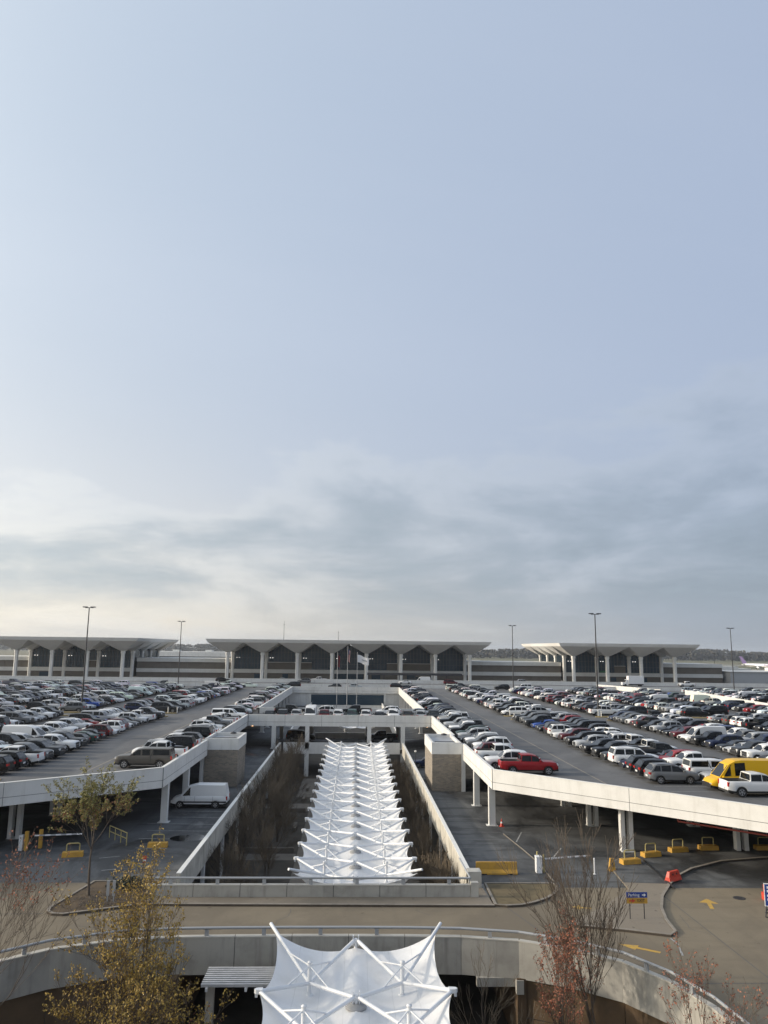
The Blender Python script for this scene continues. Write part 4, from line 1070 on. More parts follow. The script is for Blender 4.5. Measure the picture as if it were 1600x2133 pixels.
def wheel_meshes(r, sg, lod):
    key = (r, sg, lod)
    if key not in WM:
        n = 18 if lod == 0 else 12
        m = MB(); m.tube((0, -.115, 0), (0, .115, 0), r, r, n)
        k = MB(); y = sg*.122; R2 = r*.64
        ring = [(R2*cos(2*pi*i/20), y, R2*sin(2*pi*i/20)) for i in range(20)]
        k.face(ring if sg < 0 else ring[::-1], 0)
        for i in range(5):
            a = 2*pi*i/5+.3
            q = [(R2*.30*cos(a-.35), y+sg*.004, R2*.30*sin(a-.35)), (R2*.88*cos(a-.38), y+sg*.004, R2*.88*sin(a-.38)), (R2*.92*cos(a), y+sg*.004, R2*.92*sin(a)), (R2*.88*cos(a+.38), y+sg*.004, R2*.88*sin(a+.38)), (R2*.30*cos(a+.35), y+sg*.004, R2*.30*sin(a+.35))]
            k.face(q if sg < 0 else q[::-1], 1)
        WM[key] = (m.mesh('tyre', [M['tyre']]), k.mesh('rim', [M['rim'], M['trim']]))
    return WM[key]
CARC = {}
def car_meshes(kind, lod):
    if (kind, lod) in CARC: return CARC[(kind, lod)]
    g0 = car_geo(kind, lod); o = {}
    o['body'] = g0['body'].mesh('body', [M['paint'], M['trim'] if 'bed' not in SPEC[kind] else M['bedliner']])
    for nm, mm in (('windshield', 'car_glass'), ('rear_window', 'car_glass'), ('licence_plate', 'white_plain')):
        if nm in g0: o[nm] = [g0[nm].mesh(nm, [M[mm]])]
    o['side_window'] = [k.mesh('side_window', [M['car_tint']]) for k in g0['side_window']]
    o['headlight'] = [k.mesh('headlight', [M['lamp_white']]) for k in g0['headlight']]
    o['taillight'] = [k.mesh('taillight', [M['lamp_red']]) for k in g0['taillight']]
    o['grille'] = [g0['grille'].mesh('grille', [M['trim'], M['chrome']])]
    o['wheels'] = g0['wheels']
    CARC[(kind, lod)] = o; return o
NAME = {'sedan': ('parked_sedan', 'sedan', 'sedan'), 'hatch': ('parked_hatchback', 'hatchback', 'hatchback'), 'suv': ('parked_suv', 'suv', 'SUV'), 'large_suv': ('parked_suv', 'large suv', 'SUV'), 'pickup': ('pickup_truck', 'crew cab pickup', 'pickup truck'), 'topper': ('pickup_truck', 'pickup with bed topper', 'pickup truck'), 'minivan': ('minivan', 'minivan', 'minivan'), 'van': ('cargo_van', 'cargo van', 'van'), 'tall_van': ('high_roof_van', 'high roof van', 'van')}
def place_car(kind, colr, x, y, z, ang, label, group, lod):
    nm, _, cat = NAME[kind]; o = car_meshes(kind, lod)
    if lod == 0:
        t = thing(nm, label, cat, (x, y, z), ang, group)
        bo = put('body', o['body'], t); bo.color = (*colr, 1)
    else:
        t = put(nm, o['body'], None, (x, y, z)); t.rotation_euler.z = ang; t.color = (*colr, 1)
        t['label'] = label; t['category'] = cat; t['group'] = group
    for pn in ('windshield', 'rear_window', 'side_window', 'headlight', 'taillight', 'grille', 'licence_plate'):
        if lod == 1 and pn == 'licence_plate': continue
        for me in o.get(pn, []): put(pn, me, t)
    for a, yy, r, sg in o['wheels']:
        ty, ri = wheel_meshes(r, sg, lod)
        if lod == 0:
            w = put('wheel', ty, t, (a, yy, r)); put('rim', ri, w)
        else:
            w = put('wheel', ty, t, (a, yy, r))
            put('rim', ri, w)
    return t
COLS = {'white': (.72, .72, .71), 'black': (.006, .006, .007), 'dark grey': (.028, .030, .033), 'silver': (.38, .39, .40), 'grey': (.13, .135, .14), 'red': (.24, .012, .015), 'maroon': (.09, .012, .016), 'blue': (.02, .06, .26), 'navy': (.012, .018, .05), 'tan': (.088, .081, .071), 'green': (.03, .06, .05), 'pale blue': (.35, .43, .48)}
CW = ['white']*31+['black']*33+['dark grey']*20+['silver']*11+['grey']*7+['red']*2+['maroon']*2+['blue']*1+['navy']*4+['tan']*2+['green']*1
KW = ['suv']*36+['sedan']*22+['pickup']*20+['large_suv']*8+['hatch']*6+['minivan']*5+['topper']*2+['van']*1
TENS = ['', 'first', 'second', 'third', 'fourth', 'fifth', 'sixth', 'seventh', 'eighth', 'ninth', 'tenth', 'eleventh', 'twelfth', 'thirteenth', 'fourteenth', 'fifteenth', 'sixteenth', 'seventeenth', 'eighteenth', 'nineteenth']
def ordinal(n):
    if n < 20: return TENS[n]
    t, u = divmod(n, 10); st_ = {2: 'twent', 3: 'thirt', 4: 'fort', 5: 'fift', 6: 'sixt', 7: 'sevent'}[t]
    return st_+'ieth' if u == 0 else st_+'y-'+TENS[u]
def hidden_behind(x, y): return False
def project(x, y, z):
    d = Vector((x, y, z-CAM_H)); f = d.dot(fwd)
    if f <= 1: return None
    return 800+1600*d.dot(r2)/f, 1066.5-1600*d.dot(u2)/f
# rows: (x centre, first car y, list of explicit first cars, end y, phrase)
# explicit car: (kind, colour, nose sign along x)
rowsR = [
 (17.1, 81.6, [('pickup','red',1), ('pickup','white',-1), ('sedan','dark grey',-1), ('pickup','white',1), ('suv','maroon',1), ('sedan','silver',-1), ('suv','white',-1), ('suv','grey',-1), ('suv','white',-1), ('sedan','dark grey',-1), ('suv','silver',-1), ('suv','green',-1), ('pickup','black',-1), ('pickup','white',-1), ('large_suv','grey',-1)], 240, 'along the right court wall'),
 (31.2, 76.6, [('suv','grey',1), ('suv','black',1), ('suv','black',1), ('sedan','navy',-1), ('large_suv','white',1), ('suv','dark grey',-1), ('pickup','black',-1), ('pickup','black',-1), ('sedan','white',-1), ('suv','silver',-1), ('large_suv','black',-1), ('sedan','silver',-1), ('suv','maroon',-1), ('sedan','white',-1), ('suv','white',1), ('suv','dark grey',1), ('sedan','black',-1), ('sedan','navy',-1), ('sedan','blue',-1)], 238, 'on second row right of court'),
 (36.1, 70.2, [('pickup','white',1), ('tall_van','yellow',-1), ('suv','silver',-1), ('topper','white',1), ('hatch','silver',-1), ('pickup','white',-1), ('suv','red',-1), ('sedan','black',-1), ('pickup','dark grey',1), ('pickup','white',1), ('suv','black',-1), ('pickup','white',1), ('suv','white',1), ('suv','white',1), ('pickup','white',1)], 238, 'on third row right of court'),
 (48.9, 75.0, [('suv','black',-1), ('pickup','white',-1), ('pickup','black',-1), ('pickup','white',-1), ('pickup','white',-1), ('sedan','black',-1), ('pickup','white',-1), ('pickup','dark grey',-1), ('sedan','silver',-1), ('sedan','dark grey',-1), ('suv','navy',-1), ('pickup','black',-1), ('van','white',-1), ('sedan','white',-1), ('suv','maroon',-1), ('sedan','black',-1), ('sedan','black',-1)], 236, 'on fourth row right of court'),
 (54.5, 77.0, [], 236, 'on fifth row right of court'),
 (66.6, 96.0, [], 236, 'on sixth row right of court'), (72.2, 100, [], 236, 'on seventh row right of court'), (84.3, 112, [], 226, 'on eighth row right of court'),
 (104, 150, [], 240, None), (109.6, 150, [], 240, None), (121.7, 160, [], 240, None), (127.3, 160, [], 240, None), (139.4, 180, [], 240, None), (145, 180, [], 240, None)]
rowsL = [
 (-21.4, 84.3, [('topper','tan',-1), ('sedan','white',-1), ('pickup','white',-1), ('suv','silver',1), ('large_suv','black',-1), ('pickup','white',-1), ('suv','dark grey',-1), ('sedan','black',1), ('large_suv','black',-1), ('large_suv','silver',-1), ('suv','white',-1), ('sedan','white',1), ('suv','white',1), ('sedan','black',1), ('pickup','grey',1), ('pickup','white',-1), ('pickup','white',-1)], 240, 'along the left court wall'),
 (-35.4, 79.4, [('suv','black',-1), ('suv','black',-1), ('pickup','white',-1), ('pickup','grey',1), ('pickup','dark grey',1), ('suv','dark grey',1), ('pickup','white',1), ('pickup','dark grey',1), ('hatch','black',-1), ('sedan','green',-1), ('sedan','dark grey',-1), ('suv','maroon',-1), ('sedan','white',1), ('suv','white',-1), ('suv','maroon',-1), ('sedan','white',1), ('sedan','grey',1), ('sedan','dark grey',1)], 238, 'on second row left of court'),
 (-41.0, 80.0, [('sedan','white',1), ('suv','white',1), ('large_suv','red',1), ('suv','silver',1), ('large_suv','white',1), ('sedan','white',1), ('large_suv','black',1)], 238, 'on third row left of court'),
 (-53.0, 96, [], 238, 'on fourth row left of court'), (-58.6, 104, [], 238, 'on fifth row left of court'),
 (-70.7, 122, [], 238, 'on sixth row left of court'), (-76.3, 130, [], 238, None), (-88.4, 150, [], 238, None), (-94, 160, [], 238, None), (-106, 175, [], 238, None), (-111.6, 185, [], 238, None), (-123.7, 205, [], 240, None), (-129, 215, [], 240, None)]
COLS['yellow'] = (.62, .36, .01)
rnd = random.Random(21)
cars = []      # kind, colour, x, y, ang, row phrase, order
for rows_, in ((rowsR,), (rowsL,)):
    for xc, y, exp, ye, ph in rows_:
        k = 0; cnt = 0
        while y < ye:
            if k < len(exp): kind, colr, nose = exp[k]
            else:
                kind = rnd.choice(KW); colr = rnd.choice(CW); nose = rnd.choice((1, 1, 1, -1)) if xc < 0 else rnd.choice((-1, -1, -1, 1))
                if kind in ('van', 'tall_van'): colr = 'white'
            k += 1
            if not (142.0 < y < 150.6) or xc in (17.1, -21.4):
                if k <= len(exp) or rnd.random() > .025:
                    pr = project(xc, y, 5.3)
                    if pr and -110 < pr[0] < 1710:
                        cnt += -25 < pr[0] < 1625
                        cars.append([kind, colr, xc+(1.15 if (xc, k) == (17.1, 1) else 0)+rnd.uniform(-.22, .22), y+rnd.uniform(-.12, .12), (0 if nose > 0 else pi)+rnd.gauss(0, .012), ph, cnt])
            y += 2.78
# two rows on the cross bridge and two strips by the far wall
brow = [('hatch','dark grey'), ('suv','dark grey'), ('suv','silver'), ('van','white'), ('suv','maroon'), ('suv','white'), ('suv','green'), ('suv','white'), ('hatch','black'), ('pickup','white'), ('suv','tan'), ('suv','silver'), ('suv','black')]
for i, (kd, cl) in enumerate(brow):
    cars.append([kd, cl, -14.6+i*2.42, 139.9+rnd.uniform(-.2, .2), (pi/2 if i % 3 else -pi/2)+rnd.gauss(0, .012), 'nose to cross bridge front parapet', i+1])
for i, (kd, cl) in enumerate((('pickup','black'), ('suv','white'), ('pickup','black'), ('suv','white'), ('sedan','silver'))):
    cars.append([kd, cl, -11.6+i*6.1, 148.6, rnd.choice((0, pi)), 'parked sideways on the cross bridge', i+1])
far_extra = []
x = -118
while x < 118:
    for yy in (246.5,):
        if rnd.random() < .45 and not (80 < x < 100): far_extra.append([rnd.choice(KW), rnd.choice(CW), x, yy+rnd.uniform(-.6, .6), rnd.choice((0, pi)), None, 0])
    x += 6.6
def psize(c): return SPEC[c[0]]['L']/hypot(c[2], c[3])
cars.sort(key=psize, reverse=True)
cand = [c for c in cars if c[5]]
def inframe(c):
    p = project(c[2], c[3], 5.3); return p and -25 < p[0] < 1625
indiv = [c for c in cand if inframe(c)][:300]
ids = {id(c) for c in indiv}
rest = [c for c in cars if id(c) not in ids]+far_extra
ab = {'dark grey': 'dark grey'}
for n_, c in enumerate(indiv):
    kind, colr, x, y, ang, ph, k = c
    lab = '%s %s, %s from near end %s' % (colr, NAME[kind][1], ordinal(k), ph)
    if 'cross bridge' in ph: lab = '%s %s, %s from left, %s' % (colr, NAME[kind][1], ordinal(k), ph)
    if (kind, colr, k) == ('pickup', 'red', 1): lab = 'red crew cab pickup with black bed at the corner of the right parapet'
    if kind == 'tall_van': lab = 'yellow high roof van beside the near white pickup on the right deck'
    if kind == 'topper' and colr == 'tan': lab = 'tan pickup with dark bed topper at the corner of the left parapet'
    if (kind, colr, k) == ('pickup', 'white', 1) and 34 < x < 40: lab = 'white crew cab pickup in front of the yellow van on the right deck'
    if (kind, colr, k) == ('topper', 'white', 4): lab = 'white pickup with white bed topper behind the grey SUV'
    jit = 1+random.Random(n_).uniform(-.12, .12)
    cc = tuple(v*jit for v in COLS[colr])
    c_ = place_car(kind, cc, x, y, Z_DECK+.01, ang, lab, 'cars parked on the upper deck', 0 if n_ < 90 else 1)
    if n_ == 0 or (kind, colr, k) == ('pickup', 'red', 1):
        pass
# the rest of the parked cars, too many and too small to pick apart: one object
def mass(lst, name):
    V, F, Mi, Cc = [], [], [], []; base = 0; cache = {}
    for c in lst:
        kind, colr, x, y, ang = c[:5]; z = c[7] if len(c) > 7 else Z_DECK+.01
        if kind not in cache:
            g0 = car_geo(kind, 2); m = MB()
            def add(o, mi):
                b_ = len(m.v); m.v += o.v; m.f += [tuple(b_+i for i in f) for f in o.f]; m.m += [mi if q == 0 else 2 for q in o.m]; m.smooth += o.smooth
            add(g0['body'], 0); add(g0['windshield'], 1)
            if 'rear_window' in g0: add(g0['rear_window'], 1)
            for k in g0['side_window']: add(k, 1)
            for k in g0['taillight']: add(k, 3)
            for k in g0['headlight']: add(k, 4)
            for a, yy, r, sg in g0['wheels']:
                k = MB(); k.tube((a, yy-.11, r), (a, yy+.11, r), r, r, 8); add(k, 2)
            cache[kind] = (np.array(m.v), m.f, m.m)
        v, f, mm = cache[kind]; ca, sa = cos(ang), sin(ang)
        w = np.empty_like(v); w[:, 0] = v[:, 0]*ca-v[:, 1]*sa+x; w[:, 1] = v[:, 0]*sa+v[:, 1]*ca+y; w[:, 2] = v[:, 2]+z
        V.append(w); F += [tuple(base+i for i in q) for q in f]; Mi += mm; base += len(v)
        Cc.append(np.tile(np.array([*[min(1, q*rnd.uniform(.88, 1.12)) for q in COLS[colr]], 1.0]), (len(v), 1)))
    me = bpy.data.meshes.new(name); me.from_pydata(np.concatenate(V).tolist(), [], F)
    for mm in ('paint_far', 'car_glass', 'trim', 'lamp_red', 'lamp_white'): me.materials.append(M[mm])
    me.polygons.foreach_set('material_index', Mi)
    at = me.attributes.new('paint', 'FLOAT_COLOR', 'POINT'); at.data.foreach_set('color', np.concatenate(Cc).ravel().astype(np.float32)); me.update()
    return put(name, me, None, None, kind='stuff')
mass(rest, 'distant_parked_cars')
# vehicles on the terminal road and the lower level: few, each its own
for kd, cl, x, y, z, a, lab in (
  ('van', 'white', -16.2, 87.6, .01, pi, 'white cargo van on the lower level beside the left stair tower'),
  ('sedan', 'navy', 11.0, 116.5, .01, pi, 'dark blue sedan on the lower level beyond the right stair tower'),
  ('large_suv', 'black', -9.5, 147.5, .01, 0, 'black SUV under the cross bridge, seen through the left opening'),
  ('pickup', 'black', 5.4, 147.5, .01, pi, 'black pickup under the cross bridge, seen through the right opening'),
  ('van', 'white', 25.5, 288.6, 4.48, pi, 'white passenger van on the terminal road just right of the flagpoles'),
  ('pickup', 'white', -12.5, 288.6, 4.48, pi, 'white pickup on the terminal road left of the flagpoles'),
  ('suv', 'grey', -17.5, 281, 4.48, pi, 'grey SUV in front of the terminal road wall left of the flagpoles'),
  ('sedan', 'white', 18.5, 281, 4.48, pi, 'white sedan in front of the terminal road wall right of the flagpoles'),
  ('suv', 'black', -46.5, 282, 4.48, 0, 'black SUV on the terminal road by the left end columns of the central hall'),
  ('suv', 'silver', 63, 289, 4.48, 0, 'silver SUV on the terminal road before the right wing'),
  ('pickup', 'white', 121, 281, 4.48, pi, 'white pickup above the ramp walls near the right hall'),
  ('minivan', 'maroon', 35, 281, 4.48, 0, 'maroon minivan by the road wall right of the white sedan'),
  ('sedan', 'silver', -25.6, 289, 4.48, 0, 'silver sedan on the terminal road before the second column of the central hall')):
    place_car(kd, COLS[cl], x, y, z, a, lab, 'vehicles off the upper deck', 0 if y < 100 else 1)
# box truck on the terminal road
bxt = thing('box_truck', 'white box truck on the terminal road in front of the right hall', 'truck', (101.5, 281.5, 4.48), pi)
m = MB(); m.box(-3.6, 2.0, -1.15, 1.15, .9, 3.7); m.build('cargo_box', M['white_plain'], bxt)
m = MB(); m.prism([(2.1, -1.0), (3.3, -1.0), (3.3, 1.0), (2.1, 1.0)], .5, 2.4, 0, [(2.1, -.95), (2.8, -.95), (2.8, .95), (2.1, .95)]); m.prism([(3.3, -.95), (4.2, -.9), (4.2, .9), (3.3, .95)], .5, 1.45); m.build('cab', M['white_plain'], bxt)
m = MB(); m.face([(2.84, -.8, 2.3), (3.22, -.85, 1.55), (3.22, .85, 1.55), (2.84, .8, 2.3)]); m.build('windshield', M['car_glass'], bxt)
m = MB(); m.box(-3.5, 3.2, -.8, .8, .45, .9); m.build('chassis', M['trim'], bxt)
for a in (-2.4, 3.2):
    for s_ in (-1, 1):
        m = MB(); m.tube((a, s_*.95-.13, .42), (a, s_*.95+.13, .42), .42, n=12); m.build('wheel', M['tyre'], bxt)
# ================================================================== TREES AND SHRUBS
def grow(mb, p, d, ln, r, depth, rnd, tips, P, mi=0):
    nseg = 3; q = p; pts = [(p, r)]
    for k in range(nseg):
        d = (d+Vector((rnd.gauss(0, P['wob']), rnd.gauss(0, P['wob']), rnd.gauss(0, P['wob']*.6)+P['up']))).normalized()
        q2 = q+d*(ln/nseg); r2 = r*(1-.5*(k+1)/nseg)
        mb[0 if depth < P['trunk_lv'] else 1].tube(q, q2, r*(1-.5*k/nseg), max(r2, P['rmin']), 6 if depth < 2 else 3, 0, False)
        q = q2; pts.append((q, max(r2, P['rmin'])))
    if depth >= P['levels']:
        tips.append((pts[1][0], q, d)); return
    nk = P['kids'][min(depth, len(P['kids'])-1)]
    for k in range(nk):
        t = rnd.uniform(.30 if depth else P['bare'], 1.0) if k else 1.0
        i = min(nseg-1, int(t*nseg)); f = t*nseg-i; b0 = pts[i][0].lerp(pts[i+1][0], min(1, f)); rr = lerp(pts[i][1], pts[i+1][1], min(1, f))
        a = rnd.uniform(0, 2*pi); o = d.orthogonal().normalized(); o2 = d.cross(o)
        sp = rnd.uniform(*P['ang'])*(0.35 if k == 0 else 1)
        nd = (d*cos(sp)+(o*cos(a)+o2*sin(a))*sin(sp)).normalized()
        grow(mb, b0, nd, ln*rnd.uniform(*P['shrink']), max(rr*rnd.uniform(.5, .75), P['rmin']), depth+1, rnd, tips, P)
def tree_meshes(h, seed, P, leaves=(), stems=1, lean=(0, 0)):
    rnd = random.Random(seed); mb = (MB(), MB()); tips = []
    for s in range(stems):
        d = Vector((lean[0]+rnd.gauss(0, .05+.09*(stems > 1)), lean[1]+rnd.gauss(0, .05+.09*(stems > 1)), 1)).normalized()
        off = Vector((rnd.gauss(0, .22), rnd.gauss(0, .22), 0)) if stems > 1 else Vector((0, 0, 0))
        grow(mb, off, d, h*P['l0']*(1 if s == 0 else rnd.uniform(.7, 1)), P['r0']*(1 if stems == 1 else .7), 0, rnd, tips, P)
    zt = sorted(t[1].z for t in tips)[int(len(tips)*.985)]; k = h/zt
    for m in mb: m.v = [(x*(.35+.65*k), y*(.35+.65*k), z*k) for x, y, z in m.v]
    kk = Vector((.35+.65*k, .35+.65*k, k)); tips = [(Vector((a.x*kk.x, a.y*kk.y, a.z*kk.z)), Vector((b.x*kk.x, b.y*kk.y, b.z*kk.z)), d) for a, b, d in tips]
    lf = []
    for mname, n, size, zlo, zhi in leaves:
        m = MB(); ok = [t for t in tips if zlo*h <= t[1].z <= zhi*h]; size *= .74
        for _ in range(int(n*1.7) if ok else 0):
            a, b2, d = rnd.choice(ok); c = a.lerp(b2, rnd.random())+Vector((rnd.gauss(0, .07), rnd.gauss(0, .07), rnd.gauss(0, .07)))
            s = size*rnd.uniform(.6, 1.3); u = Vector((rnd.gauss(0, 1), rnd.gauss(0, 1), rnd.gauss(0, 1)+.5)).normalized(); w = u.orthogonal().normalized()
            w = (w*cos(k_ := rnd.uniform(0, 6.3))+u.cross(w)*sin(k_))*.5
            m.face([c-u*s*.6, c+w*s*.7, c+u*s*.7, c-w*s*.7])
        lf.append((m, mname))
    return mb, lf
def tree(name, label, cat, loc, h, seed, P, leaves=(), stems=1, bark='bark', group=None, lean=(0, 0), tw='bark'):
    t = thing(name, label, cat, loc, 0, group); mb, lf = tree_meshes(h, seed, P, leaves, stems, lean)
    mb[0].build('trunk', M[bark], t); cr = mb[1].build('crown', M[tw], t)
    for m, mn in lf:
        if m.f: o = m.build('leaves', M[mn], cr); o['kind'] = 'stuff'
    return t
PT = dict(levels=4, kids=(5, 5, 4, 4), wob=.09, up=.05, trunk_lv=2, rmin=.009, bare=.35, ang=(.30, .65), shrink=(.50, .72), l0=.52, r0=.12)
PG = dict(PT, kids=(6, 5, 4, 3), bare=.20, ang=(.28, .62), shrink=(.44, .66), l0=.62, up=.08, r0=.11)
PB = dict(PT, kids=(6, 5, 4, 3), bare=.25, ang=(.22, .50), shrink=(.48, .68), l0=.62, up=.08, r0=.11)
Z0 = -4.6
GOLD = 'leaf_gold'
tree('golden_tree', 'tall golden leaved tree in the pit before the curved barrier', 'tree', (-9.3, 42.4, Z0), 11.6, 11, PG, ((GOLD, 1700, .14, .12, .62), (GOLD, 1900, .13, .62, 1.2)), stems=2)
tree('golden_tree', 'narrow golden tree in the pit, left of the tall golden one', 'tree', (-11.0, 41.4, Z0), 8.9, 12, PG, ((GOLD, 1900, .13, .2, 1.2),), stems=2)
tree('golden_tree', 'low golden brown tree in the pit beside the slatted pergola', 'tree', (-7.5, 40.8, Z0), 7.2, 19, PG, ((GOLD, 1200, .13, .15, 1.2), ('leaf_red', 300, .12, .05, .6)), stems=2)
tree('golden_tree', 'bushy low golden tree at the foot of the tall golden tree', 'tree', (-9.5, 39.8, Z0), 6.8, 14, PG, ((GOLD, 2000, .13, .10, 1.2),), stems=3)
tree('golden_tree', 'small golden tree against the brown panels at the far left of the pit trees', 'tree', (-12.4, 40.2, Z0), 6.0, 15, PG, ((GOLD, 1300, .13, .10, 1.2),), stems=2)
tree('bare_tree', 'bare tree with rusty red leaves on top at the left edge of the pit', 'tree', (-18.3, 40.0, Z0), 12.4, 23, dict(PT, kids=(5, 5, 4, 3)), (('leaf_red', 480, .12, .80, 1.3), ('leaf_red', 60, .12, .1, .5)), stems=2)
tree('island_tree', 'yellow green budding tree standing on the triangular soil island', 'tree', (-17.8, 57, .1), 8.4, 31, dict(PT, bare=.30, ang=(.35, .75)), (('leaf_lime', 3600, .15, .48, 1.3), ('leaf_red', 700, .12, .3, .75)))
tree('bare_tree', 'tall dark bare tree in the pit at the right bend of the barrier', 'tree', (12.85, 42.3, Z0), 12.6, 41, dict(PB, kids=(6, 5, 4, 4), rmin=.013, ang=(.18, .42)), (('leaf_red', 160, .10, .1, .5),), stems=2)
tree('bare_tree', 'rusty red budding tree left of the tall bare tree at the barrier bend', 'tree', (10.8, 41.6, Z0), 8.2, 42, PB, (('leaf_red', 2300, .12, .2, 1.2),), stems=2)
tree('bare_tree', 'slender reddish budding tree before the sunlit curve of the barrier', 'tree', (15.1, 36.4, Z0), 9.0, 43, dict(PB, kids=(5, 4, 4, 3)), (('leaf_red', 650, .11, .45, 1.2),), stems=1)
tree('bare_tree', 'sparse reddish twiggy tree at the lower right corner', 'tree', (15.9, 32.4, Z0), 9.0, 44, dict(PB, ang=(.3, .7), kids=(5, 4, 4, 3)), (('leaf_red', 260, .10, .5, 1.2),), stems=1)
tree('bare_sapling', 'thin bare sapling in the pit right of the near canopy', 'tree', (6.7, 42.0, Z0), 6.4, 45, dict(PB, kids=(5, 4, 3, 3)), (), stems=1, tw='twig')
tree('bare_sapling', 'small bare twiggy sapling in the pit, nearest the right of the near canopy', 'tree', (7.9, 40.0, Z0), 5.2, 46, dict(PB, kids=(5, 4, 3, 3)), (), stems=1, tw='twig')
# bare trees and shrubs of the sunken court: three shared shapes
PC = dict(PT, levels=4, kids=(6, 5, 4, 3), bare=.15, ang=(.3, .65), rmin=.014, r0=.08, up=.07)
VAR = []
for sd in (51, 52, 53):
    mb, _ = tree_meshes(6.3, sd, PC, (), 3); VAR.append((mb[0].mesh('trunk', [M['bark']]), mb[1].mesh('crown', [M['twig']])))
rt_ = random.Random(5)
spots = [(-10.2, 63.5, .65), (-8.7, 67.5, .6), (-10.6, 70.5, .7), (-7.9, 76, .75), (-10.4, 79.5, .95), (-8.3, 83, .9), (-10.8, 89, 1.0), (-8.2, 91.5, .95), (-10.2, 95, 1.0), (-8.2, 99, .95), (-10.8, 103, 1.05), (-8.9, 107, 1.0), (-10.6, 114.5, 1.0), (-9.4, 119, 1.05), (-10.8, 124, 1.0), (-9.3, 129, 1.05)]
for i, (x, y, s) in enumerate(spots):
    v = VAR[i % 3]; t = thing('bare_court_tree', 'bare brown twiggy tree in left bed of sunken court, %s from near end' % ordinal(i+1), 'tree', (x, y, Z_PIT), rt_.uniform(0, 6), 'bare trees in the left court bed')
    t.scale = (s, s, s*rt_.uniform(.95, 1.15)); put('trunk', v[0], t); put('crown', v[1], t)
for i in range(17):
    v = VAR[(i+1) % 3]; t = thing('bare_shrub', 'bare twiggy shrub along the right court wall, %s from near end' % ordinal(i+1), 'shrub', (rt_.uniform(6.9, 7.8), 61.5+i*4.1+rt_.uniform(-.6, .6), Z_PIT), rt_.uniform(0, 6), 'bare shrubs along the right court wall')
    s = rt_.uniform(.62, .85); t.scale = (s*.8, s, s); put('trunk', v[0], t); put('crown', v[1], t)
# dark low bush and litter on the soil island
m = MB(); rb = random.Random(3)
for _ in range(900):
    c = Vector((rb.gauss(0, .55), rb.gauss(0, .32), abs(rb.gauss(.25, .18)))); u = Vector((rb.gauss(0, 1), rb.gauss(0, 1), rb.gauss(0, 1))).normalized()*.10; w = u.orthogonal()*.6
    m.face([c-u, c+w, c+u, c-w])
t = thing('low_bush', 'dark low evergreen bush on the soil island right of the budding tree', 'bush', (-15.5, 58.9, .1)); m.build('foliage', M['leaf_dark'], t)
m = MB(); m.tube((0, 0, 0), (.1, 0, .3), .03, n=5); m.tube((.1, .1, 0), (-.1, .1, .3), .03, n=5); m.build('stem', M['bark'], t)
m = MB()
for _ in range(420):
    x = rb.gauss(-16.6, 1.0); y = 56+rb.gauss(0, 1.0); a = rb.uniform(0, pi); l = rb.uniform(.15, .5)
    if y > 53.9+max(0, (x+18)*.4) and y < 60 and -18.9 < x < -13.6: m.tube((x, y, .13), (x+l*cos(a), y+l*sin(a), .13+rb.uniform(0, .14)), .014, .008, 3, 0, False)
m.build('fallen_twigs', M['bark_pale'], kind='stuff')

# ================================================================== SMALL STREET THINGS
def hoop_block(x, y, ang, label):
    t = thing('hoop_barrier', label, 'barrier block', (x, y, .11 if x > 20 else .01), ang, 'yellow hoop barrier blocks')
    m = MB(); m.prism([(-.82, -.33), (.82, -.33), (.82, .33), (-.82, .33)], 0, .36, 0, [(-.80, -.30), (.80, -.30), (.80, .30), (-.80, .30)]); m.build('block', M['yellow'], t)
    m = MB(); pts = [(-.50, 0, .36), (-.50, 0, .86)]+[(-.50+.14*(1-cos(k*pi/8)), 0, .86+.14*sin(k*pi/8)) for k in range(1, 5)]+[(.36+.14*sin(k*pi/8), 0, 1.0-.14*(1-cos(k*pi/8))) for k in range(0, 5)]+[(.50, 0, .36)]; old = [(-.58, 0, .42), (-.58, 0, 1.12)]+[(-.58+.14*(1-cos(k*pi/8)), 0, 1.12+.14*sin(k*pi/8)) for k in range(1, 5)]+[(.44+.14*sin(k*pi/8), 0, 1.26-.14*(1-cos(k*pi/8))) for k in range(0, 5)]+[(.58, 0, .42)]
    m.path(pts, .05, 8); m.build('hoop', M['yellow_hoop'], t)
M['yellow_hoop'] = mat('yellow_pipe', (.38, .32, .13), .65)
hoop_block(22.65, 65.3, R_(14), 'yellow block with pipe hoop nearest to the short yellow bollard')
hoop_block(25.2, 67.5, R_(16), 'second yellow hoop block from the short yellow bollard')
hoop_block(28.15, 69.0, R_(12), 'third yellow hoop block from the short yellow bollard')
hoop_block(31.1, 69.7, R_(2), 'fourth yellow hoop block, just left of the column under the right deck')
hoop_block(36.1, 69.8, R_(0), 'last yellow hoop block, right of the column under the right deck')
hoop_block(-16.5, 70.6, R_(3), 'yellow hoop block by the puddle on the left asphalt')
hoop_block(-22.6, 67.5, R_(12), 'yellow hoop block half hidden behind the island tree')
t = thing('jersey_barrier', 'long solid yellow jersey barrier on the right asphalt near the court corner', 'barrier', (11.3, 62.75, .01))
m = MB(); prof = [(-.32, 0), (.32, 0), (.32, .1), (.14, .34), (.09, .86), (-.09, .86), (-.14, .34), (-.32, .1)]
rows = [[(x, y, z) for y, z in prof+prof[:1]] for x in (-1.58, 1.58)]; m.grid(rows, sm=False); m.face([(-1.58, y, z) for y, z in prof]); m.face([(1.58, y, z) for y, z in reversed(prof)])
m.build('barrier_body', M['yellow'], t)
m = MB(); m.box(-1.2, -.8, -.34, .34, -.005, .07); m.box(.8, 1.2, -.34, .34, -.005, .07); m.build('forklift_slot', M['trim'], t)
t = thing('gate_barrier', 'white parking gate cabinet with a striped arm across the right lane', 'gate', (14.75, 63.1, .01))
